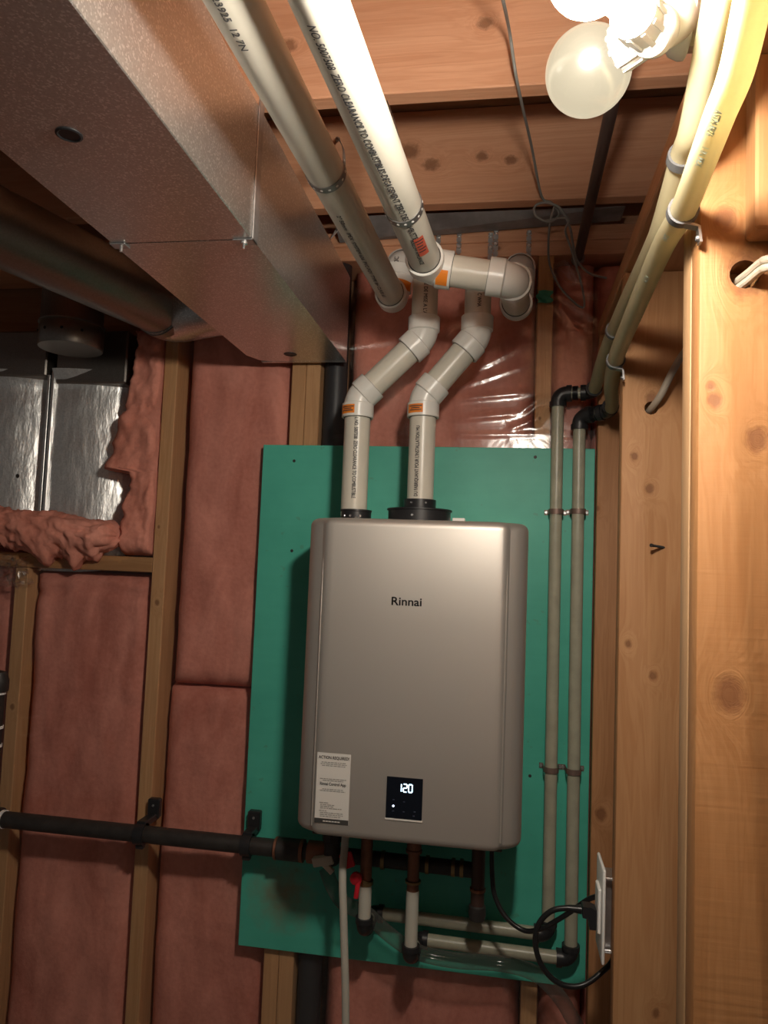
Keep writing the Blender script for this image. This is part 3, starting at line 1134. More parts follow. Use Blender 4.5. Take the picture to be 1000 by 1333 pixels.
def seven(mb, ch, x, z, w, h, t, y):
    zz = {'a': h, 'g': h / 2, 'd': 0}
    for s in SEG[ch]:
        if s in 'agd':
            mb.box((x + t * 0.2, y - 0.0004, z + zz[s] - t / 2), (x + w - t * 0.2, y, z + zz[s] + t / 2))
        else:
            xx = x if s in 'ef' else x + w
            z0 = z if s in 'ec' else z + h / 2
            mb.box((xx - t / 2, y - 0.0004, z0 + t * 0.15), (xx + t / 2, y, z0 + h / 2 - t * 0.15))


mb = MB()
cx, cz = (dx0 + dx1) / 2 + 0.003, dz0 + (dz1 - dz0) * 0.66
for ch, xo in (('1', -0.017), ('2', -0.0055), ('0', 0.0055)):
    seven(mb, ch, cx + xo, cz, 0.0074, 0.0155, 0.0024, -HD - 0.0023)
mb.build('digits', M['digits'], dp)
mb = MB().lathe([(0.0022, 0), (0.0022, 0.0005), (0, 0.0006)], (dx0 + 0.0155, -HD - 0.0022, dz0 + (dz1 - dz0) * 0.30), (0, -1, 0), 12)
mb.build('indicator_light', M['led'], dp)
mb = MB()
for (fx, fz) in ((0.21, 0.18), (0.21, 0.45), (0.50, 0.18), (0.50, 0.42), (0.78, 0.10), (0.80, 0.20)):
    mb.box((dx0 + (dx1 - dx0) * fx - 0.002, -HD - 0.0026, dz0 + (dz1 - dz0) * fz - 0.001), (dx0 + (dx1 - dx0) * fx + 0.002, -HD - 0.0021, dz0 + (dz1 - dz0) * fz + 0.001))
mb.build_each('button_icon', M['dim_icon'], dp)
# warning sticker
s0 = atY(412, 979, -HD)
s1 = atY(457, 1075, -HD)
sx0, sx1, sz1, sz0 = -0.1885, -0.1165, s0.z, s1.z
sk = MB().box((sx0, -HD - 0.0006, sz0), (sx1, -HD + 0.0012, sz1)).build('warning_sticker', M['paper'], ht)
MB().box((sx0, -HD - 0.0010, sz0), (sx1, -HD - 0.0005, sz0 + 0.010)).build('sticker_band', M['band'], sk)
mb = MB()
sc_ = (sx0 + sx1) / 2
flat_text(mb, 'ACTION REQUIRED!', 0.0088, (sc_, -HD - 0.0006, sz1 - 0.012), (1, 0, 0), (0, 0, 1), (0, -1, 0), 0.0005, True, 0.82, 0.0003)
flat_text(mb, 'Rinnai Control App', 0.0088, (sc_, -HD - 0.0006, sz1 - 0.066), (1, 0, 0), (0, 0, 1), (0, -1, 0), 0.0005, True, 0.80, 0.0003)
mb.build('sticker_heading', M['ink'], sk)
mb = MB()
rnd = random.Random(3)
Z = sz1 - 0.018
for off, half in ((0.018, 0.026), (0.0215, 0.028), (0.025, 0.025), (0.052, 0.028), (0.0555, 0.022), (0.073, 0.022), (0.0765, 0.027)):
    x = sc_ - half
    while x < sc_ + half:
        w = rnd.uniform(0.003, 0.009)
        mb.box((x, -HD - 0.0010, sz1 - off - 0.0017), (min(x + w, sc_ + half), -HD - 0.0005, sz1 - off))
        x += w + 0.0012
for off, left, half in ((0.101, -0.027, 0.020), (0.105, -0.025, 0.03), (0.1085, -0.025, 0.028), (0.112, -0.025, 0.046), (0.1175, -0.027, 0.016), (0.1212, -0.025, 0.05), (0.125, -0.025, 0.05), (0.1287, -0.025, 0.044), (0.1335, -0.012, 0.02)):
    x = sc_ + left
    e = x + half
    while x < e:
        w = rnd.uniform(0.003, 0.009)
        if sz1 - off - 0.002 > sz0 + 0.0105:
            mb.box((x, -HD - 0.0010, sz1 - off - 0.0017), (min(x + w, e), -HD - 0.0005, sz1 - off))
        x += w + 0.0012
mb.build('sticker_print', M['faint_ink'], sk)
mb = MB()
x = sc_ - 0.018
while x < sc_ + 0.018:
    w = rnd.uniform(0.003, 0.007)
    mb.box((x, -HD - 0.0014, sz0 + 0.004), (min(x + w, sc_ + 0.018), -HD - 0.0009, sz0 + 0.006))
    x += w + 0.001
mb.build('sticker_print', M['paper'], sk)
# collars on top
VY = -0.17
x1c, x2c = -0.1515, -0.0045
PR = 0.03015
c1 = MB().lathe([(0.032, 0.0), (0.035, 0.0), (0.035, 0.021), (0.0365, 0.022), (0.0365, 0.026), (0.031, 0.026)], (x1c, VY, HZ1 - 0.001), (0, 0, 1), 32).build('intake_collar', M['black'], ht)
mb = MB()
for q in (-2.2, -1.1, -1.75):
    d = V(math.cos(q), math.sin(q), 0)
    screw_head(mb, V(x1c, VY, HZ1 + 0.010) + d * 0.035, d, 0.003, 0.002)
mb.build_each('collar_screw', M['bright_steel'], c1)
c2 = MB().lathe([(0.071, 0.0), (0.071, 0.026), (0.074, 0.027), (0.074, 0.0305), (0.044, 0.0305), (0.0365, 0.034), (0.0365, 0.053), (0.031, 0.053)], (x2c, VY, HZ1 - 0.001), (0, 0, 1), 40).build('exhaust_collar', M['black'], ht)
mb = MB()
screw_head(mb, V(x2c - 0.008, VY - 0.0706, HZ1 + 0.013), (0, -1, 0), 0.0032, 0.002)
for q in (-2.0, -1.1):
    d = V(math.cos(q), math.sin(q), 0)
    screw_head(mb, V(x2c, VY, HZ1 + 0.043) + d * 0.0365, d, 0.0028, 0.002)
mb.build_each('collar_screw', M['bright_steel'], c2)
MB().box((0.070, -0.16, HZ1 - 0.001), (0.098, -0.13, HZ1 + 0.014), 0.001).build('bracket_tab', M['white'], ht)
mb = MB()
for xx, yy in ((-0.140, -0.225), (-0.132, -0.23), (0.095, -0.18), (0.103, -0.175), (0.11, -0.18)):
    mb.lathe([(0.004, 0), (0.004, 0.006), (0.002, 0.008)], (xx, yy, HZ1 - 0.002), (0, 0, 1), 10)
mb.build_each('top_screw', M['bright_steel'], ht)

# ================================================================ PVC VENT PIPES
HR = 0.0368                                                       # hub radius


def arc_elbow(c, din, dout, a, rb, r, n=12):
    """Centre line of an elbow whose corner is c."""
    din, dout = Vector(din).normalized(), Vector(dout).normalized()
    ang = din.angle(dout)
    t = rb * math.tan(ang / 2)
    p, q = c - din * t, c + dout * t
    ctr_dir = (dout - din).normalized()
    ctr = c + ctr_dir * (rb / math.cos(ang / 2))
    out = [c - din * a]
    e1 = (p - ctr).normalized()
    ax = din.cross(dout).normalized()
    for k in range(n + 1):
        out.append(ctr + (Matrix.Rotation(ang * k / n, 3, ax) @ (p - ctr)))
    out.append(c + dout * a)
    return out


def elbow(parent, c, din, dout, a, hub=0.036, rb=0.038, r=0.0335, names=('elbow', 'hub'), label=None):
    din, dout = Vector(din).normalized(), Vector(dout).normalized()
    body = MB().tube(arc_elbow(c, din, dout, a - 0.004, rb, r), r, 28).build('elbow', M['fitting'], parent, sharp=60)
    for p, d in ((c - din * a, din), (c + dout * a, -dout)):
        MB().lathe([(PR + 0.0002, -0.0006), (PR + 0.0017, -0.0006), (PR + 0.0017, 0.001)], p, d, 32, caps=False).build('joint_shadow', M['dark'], body)  # dark ring paints the shadow where the pipe enters the hub
        MB().lathe([(PR + 0.0003, 0.012), (PR + 0.0006, 0.0), (HR - 0.001, 0.0), (HR, 0.0012), (HR, hub - 0.002), (HR - 0.0025, hub), (r - 0.001, hub + 0.001)], p, d, 32, caps=False).build('hub', M['fitting'], body)
    return body


def cam_dir(p):
    return (CAM - Vector(p)).normalized()


CR, CU = RGT, UPV                                                  # directions used to say on which side print lies


def straight(parent, p, q, name='pipe'):
    return MB().tube([p, q], PR, 32).build(name, M['pvc'], parent)


# --- two risers from the heater: lower pipe, 45s, diagonal, upper pipe
def riser(xl, xu, z1, z2, ztop, label, side, lower_text, upper_text, tz, txtdir, utz):
    t = thing('vent_riser', label, 'vent pipe')
    A_, B_ = V(xl, VY, z1), V(xu, VY, z2)
    dg_ = (B_ - A_).normalized()
    up = V(0, 0, 1)
    a = 0.046
    zlow = HZ1 + (0.010 if side == 0 else 0.030)
    lo = straight(t, V(xl, VY, zlow), A_ - up * (a - 0.012), 'lower_pipe')
    dia = straight(t, A_ + dg_ * (a - 0.012), B_ - dg_ * (a - 0.012), 'diagonal_pipe')
    hi = straight(t, B_ + up * (a - 0.012), V(xu, VY, ztop), 'upper_pipe')
    e1 = elbow(t, A_, up, dg_, a, 0.034, 0.05)
    elbow(t, B_, dg_, up, a, 0.034, 0.05)
    tp = V(xu, VY, ztop + 0.026)
    MB().tube([tp - up * 0.03] + arc_elbow(tp, up, (0, 1, 0), 0.03, 0.028, PR) + [tp + V(0, 0.17, 0)], PR, 28).build('wall_bend', M['pvc'], t)
    f = V(0.12, -1, 0) if side == 0 else V(-0.22, -1, 0)
    mb = MB()
    pipe_text(mb, lower_text, 0.0122, V(xl, VY, zlow), A_, PR, f, tz, txtdir, shift=-0.004, length=0.186 if side == 0 else 0.160)
    mb.build('pipe_print', M['ink'], lo)
    mb = MB()
    pipe_text(mb, upper_text, 0.0122, B_, V(xu, VY, ztop), PR, V(0.15, -1, 0), utz, -1, shift=-0.004, length=0.105 if side == 0 else 0.062)
    mb.build('pipe_print', M['ink'], hi)
    mb = MB()
    pipe_patch(mb, A_ - up * a, (0, 0, 1), HR, V(-0.55, -1, 0) if side == 0 else V(-0.42, -1, 0), 0.006, 0.026, -28, 34)
    lb = mb.build('size_label', M['orange'], e1)
    mb = MB()
    for k, (s, w) in enumerate(((0.020, 50), (0.0155, 34), (0.011, 46))):
        pipe_patch(mb, A_ - up * a, (0, 0, 1), HR, V(-0.55, -1, 0) if side == 0 else V(-0.42, -1, 0), s, s + 0.0022, -w / 2, w / 2, 0.0011)
    mb.build('label_print', M['ink'], e1)
    return t


za1, za2 = atY(467, 518, VY).z, atY(553, 438, VY).z
xa, xb = atY(466, 535, VY).x, atY(553, 400, VY).x
riser(xa, xb, 1.955, 2.100, 2.235, 'white plastic vent riser on the small collar, with two elbows', 0,
      'L NO. 5007508  ZERO CLEARANCE TO COMBUSTIBLE', "EXITE DE MISE A L'AIR", 0.226, -1, 0.140)
xc, xd = atY(551, 535, VY).x, atY(622, 400, VY).x
riser(xc, xd, 1.957, 2.100, 2.225, 'white plastic vent riser on the wide stepped collar, with two elbows', 1,
      "DU FABRIQUANT POUR L'INSTALLATION MU", '65 SEC C WHA', 0.027, 1, 0.122)

# --- overhead pipe nearest the duct
t1 = thing('overhead_vent_pipe', 'shaded white plastic vent pipe hung beside the rectangular duct', 'vent pipe')
q1 = V(-0.0875, -0.195, 2.198)
s1_ = V(-0.1155, -1.13, 2.177)
d1_ = (q1 - s1_).normalized()
st1 = s1_ - d1_ * 0.75
p1 = straight(t1, st1, q1 + d1_ * 0.02, 'pipe')
cB = q1 + d1_ * 0.058
upB = V(0.10, 0, 1).normalized()
eB = elbow(t1, cB, d1_, upB, 0.058)
cC = cB + upB * 0.100
elbow(t1, cC, upB, (0, 1, 0), 0.042, 0.026, 0.036)
mb = MB()
fc = cam_dir(q1) - CR * 0.35 
pipe_text(mb, '2" 50mm  IPEX  SYSTEM 636  PVC-FGV  TYPE BH CLASS 65', 0.0105, st1, q1, PR, V(-0.04, 0, -1), (q1 - st1).length - 0.47, 1, shift=-0.004, length=0.41)
pipe_text(mb, '23925  12 7N', 0.0120, st1, q1, PR, V(-0.06, 0, -1), (s1_ - st1).length - 0.045, 1, shift=-0.004, length=0.085)
mb.build('pipe_print', M['ink'], p1)
mb = MB()
pipe_patch(mb, cB, upB, HR, V(0.75, -1, 0), 0.020, 0.042, -34, 34, 0.0008)
mb.build('size_label', M['orange'], eB)
mb = MB()
pipe_text(mb, '3C', 0.014, cB + upB * 0.058, cC, HR, V(0.0, -1, 0), 0.022, 1, shift=-0.003)
mb.build('hub_print', M['ink'], eB)

# --- overhead pipe with the jog
t2 = thing('overhead_vent_pipe', 'brightly lit white plastic vent pipe with long print, jogging sideways into two elbows', 'vent pipe')
cA = V(0.0285, -0.452, 2.150)
s2_ = V(-0.0165, -1.15, 2.158)
d2_ = (cA - s2_).normalized()
st2 = s2_ - d2_ * 0.75
cE = atY(667, 364, -0.440)
hd = (cE - cA).normalized()
p2 = straight(t2, st2, cA - d2_ * 0.036, 'pipe')
eA = elbow(t2, cA, d2_, hd, 0.047, 0.031, 0.036)
straight(t2, cA + hd * 0.036, cE - hd * 0.036, 'cross_pipe')
cF = atY(673, 392, -0.130)
cF.z = min(cF.z, 2.212)
cF = V(cF.x, cF.y, 2.183)
bk = (cF - cE).normalized()
elbow(t2, cE, hd, bk, 0.047, 0.031, 0.036)
straight(t2, cE + bk * 0.045, cF - bk * 0.045, 'back_pipe')
up2 = V(0.05, 0, 1).normalized()
eF = elbow(t2, cF, bk, up2, 0.058)
cG = cF + up2 * 0.100
elbow(t2, cG, up2, (0, 1, 0), 0.042, 0.026, 0.036)
Lp = (cA - st2).length
mb = MB()
ft = V(-0.25, 0, -0.97)
pipe_text(mb, 'NO. 5007508  ZERO CLEARANCE TO COMBUSTIBLES-DEGAGEMENT ZERO DES COMBUSTIBLES', 0.0140, st2, cA, PR, ft, (s2_ - st2).length + 0.005, 1, shift=-0.004, length=0.53, twist=1.1)
mb.build('pipe_print', M['ink'], p2)
mb = MB()
pipe_text(mb, 'FOLLOW APPLIANCE', 0.0105, st2, cA, PR, V(0.15, 0, -0.97), Lp - 0.185, 1, shift=-0.004, length=0.10)
mb.build('pipe_print', M['ink'], p2)
mb = MB()
ff = cam_dir(cA) + CR * 0.02
pipe_patch(mb, st2, d2_, PR, ff, Lp - 0.185, Lp - 0.118, -14, 20, 0.0008)
rl = mb.build('warning_label', M['red_label'], p2)
mb = MB()
for k, s in enumerate((0.177, 0.167, 0.157, 0.147, 0.137)):
    pipe_patch(mb, st2, d2_, PR, ff, Lp - s, Lp - s + 0.0035, -11 + 2 * (k % 2), 17 - 4 * (k % 3), 0.0013)
mb.build('label_print', M['ink'], p2)
mb = MB()
pipe_patch(mb, cA, hd, HR, V(0.3, -0.6, -1), 0.020, 0.042, -16, 34, 0.0006)
mb.build('size_label', M['orange'], eA)
mb = MB()
pipe_patch(mb, cF, up2, HR, V(0.35, -1, 0), 0.022, 0.042, -12, 10, 0.0006)
mb.build('barcode_print', M['faint_ink'], eF)


# --- perforated straps hanging the overhead pipes
def pipe_hanger(c, axis, top, label, q_end):
    t = thing('pipe_hanger', label, 'pipe hanger')
    a = Vector(axis).normalized()
    rt = a.cross(V(0, 0, 1)).normalized()
    if rt.x < 0:
        rt = -rt
    upv = rt.cross(a)
    if upv.z < 0:
        upv = -upv
    r = PR + 0.0012
    pts = []
    for k in range(25):
        q = math.radians(-195 + (195 + q_end) * k / 24)
        pts.append(c + (rt * math.cos(q) + upv * math.sin(q)) * r)
    tail = [pts[-1].lerp(Vector(top), f) + rt * 0.006 * math.sin(f * 3.1) for f in (0.12, 0.3, 0.5, 0.75, 1.0)]
    pts2 = pts + tail
    MB().ribbon(pts2, a * 0.0085, 0.0012).build('strap', M['strap'], t)
    mb = MB()
    P = smooth_path(pts2, 3)
    acc = 0
    for i in range(1, len(P)):
        acc += (P[i] - P[i - 1]).length
        if acc > 0.012:
            acc = 0
            tt = (P[i] - P[i - 1]).normalized()
            nn = tt.cross(a).normalized()
            if i < 75 and nn.dot(P[i] - c) < 0:
                nn = -nn
            mb.lathe([(0.0024, 0), (0.0024, 0.0004), (0, 0.0005)], P[i] + nn * 0.0007, nn, 8)
    o = mb.build('strap_holes', M['white'], t)
    o['kind'] = 'stuff'
    mb = MB()
    screw_head(mb, Vector(top) + V(0, -0.001, -0.004), (0, -1, 0), 0.006, 0.004)
    mb.build_each('screw', M['zinc'], t)


h1 = s1_ + d1_ * 0.375
pipe_hanger(h1, d1_, atY(440, 180, -0.1215), 'perforated metal strap looped under the shaded vent pipe', 20)
h2 = s2_ + d2_ * 0.455
pipe_hanger(h2, d2_, atY(503, 128, -0.5105), 'perforated metal strap looped under the brightly lit vent pipe', 78)

# --- short perforated straps nailed on the wall plate
for (px, y0, y1, lab) in ((571, 304, 326, 'short zinc strap nailed on the wall plate right against the lit vent pipe'),
                          (598, 302, 328, 'short zinc strap nailed on the wall plate above the cross pipe, standing alone'),
                          (639, 303, 340, 'dull zinc strap nailed on the plate, shaded half of the doubled pair'),
                          (646, 299, 344, 'bright zinc strap nailed on the plate, overlapping the doubled pair'),
                          (689, 300, 338, 'long zinc strap nailed on the plate above the barcoded elbow')):
    pa, pb_ = atY(px, y0, 0.016), atY(px, y1, 0.016)
    yy = 0.0135 if px == 646 else 0.0165
    t = thing('nailed_strap', lab, 'strap')
    mb = MB()
    zt, zl = pa.z, pb_.z
    k = 0
    z = zt
    while z > zl:
        hw = 0.0062
        mb.box((pa.x - hw, yy, z - 0.011), (pa.x + hw, yy + 0.0018, z))
        mb.box((pa.x - hw * 0.6, yy, z - 0.015), (pa.x + hw * 0.6, yy + 0.0018, z - 0.0105))
        z -= 0.0145
    mb.build('strap', M['zinc'], t)
    mb = MB()
    for q in range(2 if zt - zl > 0.03 else 1):
        screw_head(mb, V(pa.x, yy, zt - 0.005 - 0.034 * q), (0, -1, 0), 0.0066, 0.004)
    mb.build_each('nail', M['bright_steel'], t)

# grey flashing lying in the gap over the wall plate, and its bright folded tip
fl0, fl1 = -0.262, 0.45
tag(MB().prism([V(fl0, -0.072, 2.4435), V(fl1, -0.072, 2.4435), V(fl1, 0.010, 2.4460), V(fl0, 0.010, 2.4125)], (0, 0.002, 0.0012)).build(
    'flashing_strip', simple('flashing_grey', (0.20, 0.19, 0.19), 0.55, var=0.4, vscale=14)),
    'grey sheet strip sloping through the dark gap between joist and wall plate', 'sheet metal')
tp0 = atY(441, 300, -0.02)
tag(MB().prism([V(tp0.x - 0.022, -0.02, tp0.z - 0.022), V(tp0.x - 0.004, -0.02, tp0.z + 0.012), V(tp0.x + 0.018, -0.035, tp0.z + 0.020), V(tp0.x + 0.008, -0.035, tp0.z)], (0.002, 0.004, 0.002)).build('metal_tab', simple('bright_tab', (0.80, 0.80, 0.78), 0.4, metal=0.25)),
    'bright bent metal tab between the duct and the shaded vent pipe', 'sheet metal')

# ================================================================ dark pipe under the joists at the right
rp0 = V(0.349, -0.92, 2.362)
rp1 = V(0.349, 0.010, 2.350)
rod = thing('conduit_pipe', 'thin dark brown pipe running under the joists behind the frosted bulb', 'pipe')
MB().tube([rp0, rp1], 0.0115, 20).build('pipe', simple('dark_brown_pipe', (0.075, 0.048, 0.042), 0.45, var=0.25, vscale=12), rod)
MB().tube([rp1 + V(0, -0.014, 0), rp1 + V(0, 0.004, 0)], 0.016, 20).build('end_ring', M['strap'], rod)

# ================================================================ grey wire with a slack coil
wpts = [atZ(640, -60, 2.425), atZ(655, 0, 2.425), atY(664, 45, -0.62), atY(674, 110, -0.565), atY(692, 190, -0.30), atY(705, 255, -0.145),
        atY(718, 264, -0.14), atY(728, 278, -0.14), atY(716, 289, -0.145), atY(698, 281, -0.15), atY(697, 268, -0.15), atY(712, 264, -0.155), atY(730, 272, -0.15),
        atY(742, 296, -0.13), atY(746, 318, -0.10), atY(752, 340, -0.06), atY(768, 356, -0.03), atY(790, 362, -0.02)]
wire = thing('wire', 'thin grey wire stapled across the joists with a slack coil hanging by the plate', 'wire')
MB().tube(smooth_path(wpts, 6), 0.0028, 10).build('wire_run', M['grey_wire'], wire)
w2 = [atY(722, 268, -0.15), atY(716, 290, -0.14), atY(714, 320, -0.10), atY(716, 345, -0.06), atY(728, 372, -0.03), atY(745, 391, -0.025), atY(757, 400, -0.025), atY(761, 396, -0.03), atY(757, 370, -0.05), atY(744, 325, -0.10), atY(736, 300, -0.13), atY(741, 288, -0.14), atY(733, 284, -0.14), atY(705, 288, -0.145)]
MB().tube(smooth_path(w2, 6), 0.0026, 10).build('slack_loop', M['grey_wire'], wire)

# ================================================================ LAMP
lamp = thing('lampholder', 'white plastic lampholder with a twin socket splitter on the partition', 'lamp')
lb_ = atX(896, 12, 0.362)
b1c = CAM + ray(766, 93) * 0.775
b2c = CAM + ray(768, -38) * 0.61
hub_c = CAM + ray(846, 38) * 0.72
ax = (hub_c - lb_).normalized()
neck = (hub_c - lb_).length
MB().lathe([(0.040, 0.0), (0.040, 0.034)], lb_, (1, 0, 0), 8).build('junction_box', M['zinc'], lamp)
MB().lathe([(0.046, 0.0), (0.046, 0.005), (0.042, 0.014), (0.030, 0.022), (0.024, 0.028), (0.024, 0.036)], lb_, V(-1, 0, 0), 40).build('holder_base', M['porcelain'], lamp)
MB().lathe([(0.022, 0.010), (0.0245, 0.014), (0.0245, max(0.05, neck - 0.025)), (0.020, max(0.055, neck - 0.018))], lb_, ax, 32).build('socket_ring', M['porcelain'], lamp)
fork = MB()
fork.lathe([(0.015, -0.01), (0.021, 0.0), (0.023, 0.014), (0.020, 0.022), (0.0, 0.026)], hub_c + V(0.008, 0, 0), ax, 24)
sk_ = []
for bc in (b1c, b2c):
    dv = (bc - hub_c).normalized()
    fork.lathe([(0.017, 0.0), (0.0205, 0.010), (0.0215, 0.038), (0.0215, 0.046), (0.017, 0.046), (0.016, 0.030), (0.0, 0.029)], hub_c, dv, 24)
    sk_.append(dv)
fork.build('twin_socket', M['porcelain'], lamp)
mb = MB()
for dv in sk_:
    e1 = dv.cross(V(0, 0, 1)).normalized()
    e2 = dv.cross(e1)
    for k in range(10):
        q = 2 * math.pi * k / 10
        d = e1 * math.cos(q) + e2 * math.sin(q)
        mb.obox(hub_c + dv * 0.027 + d * 0.0215, dv * 0.015, d.cross(dv) * 0.0022, d * 0.0012)
mb.build_each('socket_rib', M['porcelain'], lamp)


def globe(name, c, dv, R, label, mat):
    t = thing('globe_bulb', label, 'light bulb')
    L = (c - hub_c).length - 0.036
    prof = []
    q0 = math.asin(0.0155 / R)
    for k in range(27):
        q = math.pi - q0 * 1.9 - (math.pi - q0 * 1.9) * k / 26
        prof.append((R * math.sin(q), -R * math.cos(q) * -1))
    # from the pole away from the socket back to the neck
    prof = [(R * math.sin(q), R * math.cos(q)) for q in [math.pi * 0.86 * k / 26 for k in range(27)]]
    neck = [(0.0165, -R * 1.06), (0.0150, -R * 1.16), (0.0145, -L)]
    MB().lathe(prof + neck, c, dv, 40, caps=False).build('glass_globe', mat, t, sharp=180)
    MB().tube([c - dv * (L - 0.014), c - dv * (L + 0.004)], 0.0142, 20).build('screw_cap', M['bright_steel'], t)


globe('globe_bulb', b1c, sk_[0], 0.0434, 'large frosted globe bulb, unlit with a painted glow, hanging below the joist', M['bulb_painted_glow'])
globe('globe_bulb', b2c, sk_[1], 0.0343, 'glaring lit globe bulb cut off by the top edge', M['bulb_lit'])

# ================================================================ PEX LINES
TR = 0.0145


def black_elbow(parent, c, din, dout, a=0.030, r=0.0175):
    din, dout = Vector(din).normalized(), Vector(dout).normalized()
    e = MB().tube(arc_elbow(c, din, dout, a, 0.020, r), r, 20).build('elbow', M['black'], parent, sharp=60)
    mb = MB()
    for p, d in ((c - din * a, din), (c + dout * a, -dout)):
        mb.tube([p - d * 0.002, p + d * 0.010], r + 0.0028, 20)
    mb.build_each('crimp_ring', M['black'], e)
    return e


def pex_line(label, overhead, corner, xv, yv, zt, zb_, xl, valve_x, valve_y, valve_z, blue):
    t = thing('pex_line', label, 'water pipe')
    up = smooth_path(overhead, 8)
    ov = MB().tube(up, TR, 24).build('overhead_tube', M['pex'], t)
    # fittings from the tube end across to the dropping pipe
    top = V(xv, yv, zt)
    dirx = (top - corner).normalized()
    black_elbow(t, corner, (up[-1] - up[-3]).normalized(), dirx, 0.026, 0.0165)
    MB().tube([corner + dirx * 0.02, top - dirx * 0.02], 0.0135, 20).build('stub_tube', M['pex_shaded'], t)
    mb = MB()
    L = (top - corner).length
    for f in (0.034 / L, 1 - 0.045 / L) if L > 0.075 else (0.55,):
        p = corner + dirx * (L * f)
        mb.tube([p, p + dirx * 0.011], 0.0172, 20)
    mb.build_each('crimp_ring', M['black'], t)
    black_elbow(t, top, dirx, (0, 0, -1))
    bot = V(xv + 0.004, yv, zb_)
    MB().tube([top + V(0, 0, -0.026), bot + V(0, 0, 0.026)], TR, 22).build('drop_tube', M['pex_shaded'], t)
    black_elbow(t, bot, (0, 0, -1), (-1, 0, 0))
    vl = V(xl, yv, zb_ + 0.004)
    MB().tube([bot + V(-0.026, 0, 0), vl], TR, 22).build('level_tube', M['pex_shaded'], t)
    vc = V(xl - 0.028, yv, zb_ + 0.004)
    ev = black_elbow(t, vc, (-1, 0, 0), (0, -1, 0), 0.028)
    v2 = V(vc.x, valve_y, vc.z)
    if vc.y - valve_y > 0.06:
        MB().tube([vc + V(0, -0.024, 0), v2 + V(0, 0.024, 0)], TR, 20).build('short_tube', M['pex_shaded'], t)
    black_elbow(t, v2, (0, -1, 0), (0, 0, 1), 0.028)
    MB().tube([v2 + V(0, 0, 0.026), V(v2.x, v2.y, valve_z)], TR, 22).build('valve_tube', M['pex_white'], t)
    return t, ov, up


YP = -0.0185
ovA = [atX(946, -60, 0.372), atX(935, 0, 0.374), atX(917, 93, 0.378), atX(901, 170, 0.380), atX(889, 205, 0.381), atX(864, 290, 0.382), atX(850, 325, 0.383), atX(811, 406, 0.384), atX(787, 464, 0.385), V(0.387, -0.075, 2.003)]
ovB = [atX(990, -60, 0.366), atX(980, 0, 0.368), atX(959, 93, 0.373), atX(937, 150, 0.376), atX(918, 200, 0.378), atX(889, 275, 0.381), atX(861, 325, 0.382), atX(822, 416, 0.383), atX(803, 464, 0.384), atY(796, 500, -0.30), V(0.418, -0.14, 1.955), V(0.421, -0.105, 1.950)]
tA, oA, upA = pex_line('yellow plastic water tube strapped nearer the heater, dropping down the board', ovA, V(0.386, -0.045, 2.000), 0.306, -0.032, 2.000, 0.741, -0.075, 0, -0.125, 0.845, True)
tB, oB, upB_ = pex_line('yellow plastic water tube with blue print, dropping along the board edge', ovB, V(0.421, -0.075, 1.949), 0.3575, -0.032, 1.945, 0.693, 0.033, 0, -0.125, 0.845, True)


def tube_print(parent, up, items):
    for s, i, size in items:
        mb = MB()
        p0, p1 = up[i], up[i + 6]
        pipe_text(mb, s, size, p0, p1, TR, (CAM - p0).normalized() + V(-0.10, 0, 0), 0.0, 1, shift=-0.003, stretch=0.9)
        mb.build('pipe_print', M['blue_ink'], parent)


tube_print(oB, upB_, [('ASTM F876', 20, 0.0095), ('1 IN PEX', 28, 0.0095), ('SDR9', 43, 0.0085), ('ASTM', 50, 0.0085)])


def tube_clip(up, i, label, tab):
    t = thing('tube_clip', label, 'pipe clip')
    c = up[i]
    a = (up[i + 1] - up[i - 1]).normalized()
    MB().lathe([(TR + 0.0002, -0.006), (TR + 0.0030, -0.006), (TR + 0.0030, 0.006), (TR + 0.0002, 0.006)], c, a, 28, caps=False).build('ring', simple('clip_grey', (0.11, 0.11, 0.115), 0.45), t)
    d = V(1, 0, 0)
    mb = MB()
    end = V(XW - 0.001, c.y, c.z)
    if tab:
        pts = [c + V(0, 0, -TR - 0.001), c + V(0.012, 0.0, -TR - 0.004), V(XW - 0.004, c.y, c.z - TR - 0.006), V(XW - 0.002, c.y, c.z - TR - 0.024)]
    else:
        pts = [c + V(0, 0, TR + 0.001), c + V(0.012, 0, TR + 0.003), V(XW - 0.002, c.y, c.z + TR + 0.004)]
    mb.ribbon(pts, a * 0.006, 0.003)
    if tab:
        screw_head(mb, V(XW - 0.004, c.y, c.z - TR - 0.018), (-1, 0, 0), 0.004, 0.003)
    mb.build('tab', M['strap'], t)


def near_idx(up, px, py):
    best = min(range(2, len(up) - 2), key=lambda i: (lambda d: (500 + F_PX * d.dot(RGT) / d.dot(FWD) - px) ** 2 + (666.5 - F_PX * d.dot(UPV) / d.dot(FWD) - py) ** 2)(up[i] - CAM))
    return best


tube_clip(upA, near_idx(upA, 888, 205), 'grey clip on the inner yellow tube, below the lampholder', False)
tube_clip(upB_, near_idx(upB_, 889, 272), 'grey clip with bent tab holding the blue-printed tube to the near post', True)
tube_clip(upA, near_idx(upA, 800, 426), 'dark clip on the inner yellow tube, above the black elbows', False)
tube_clip(upB_, near_idx(upB_, 808, 470), 'dark clip screwed to the middle post, on the blue-printed tube', True)

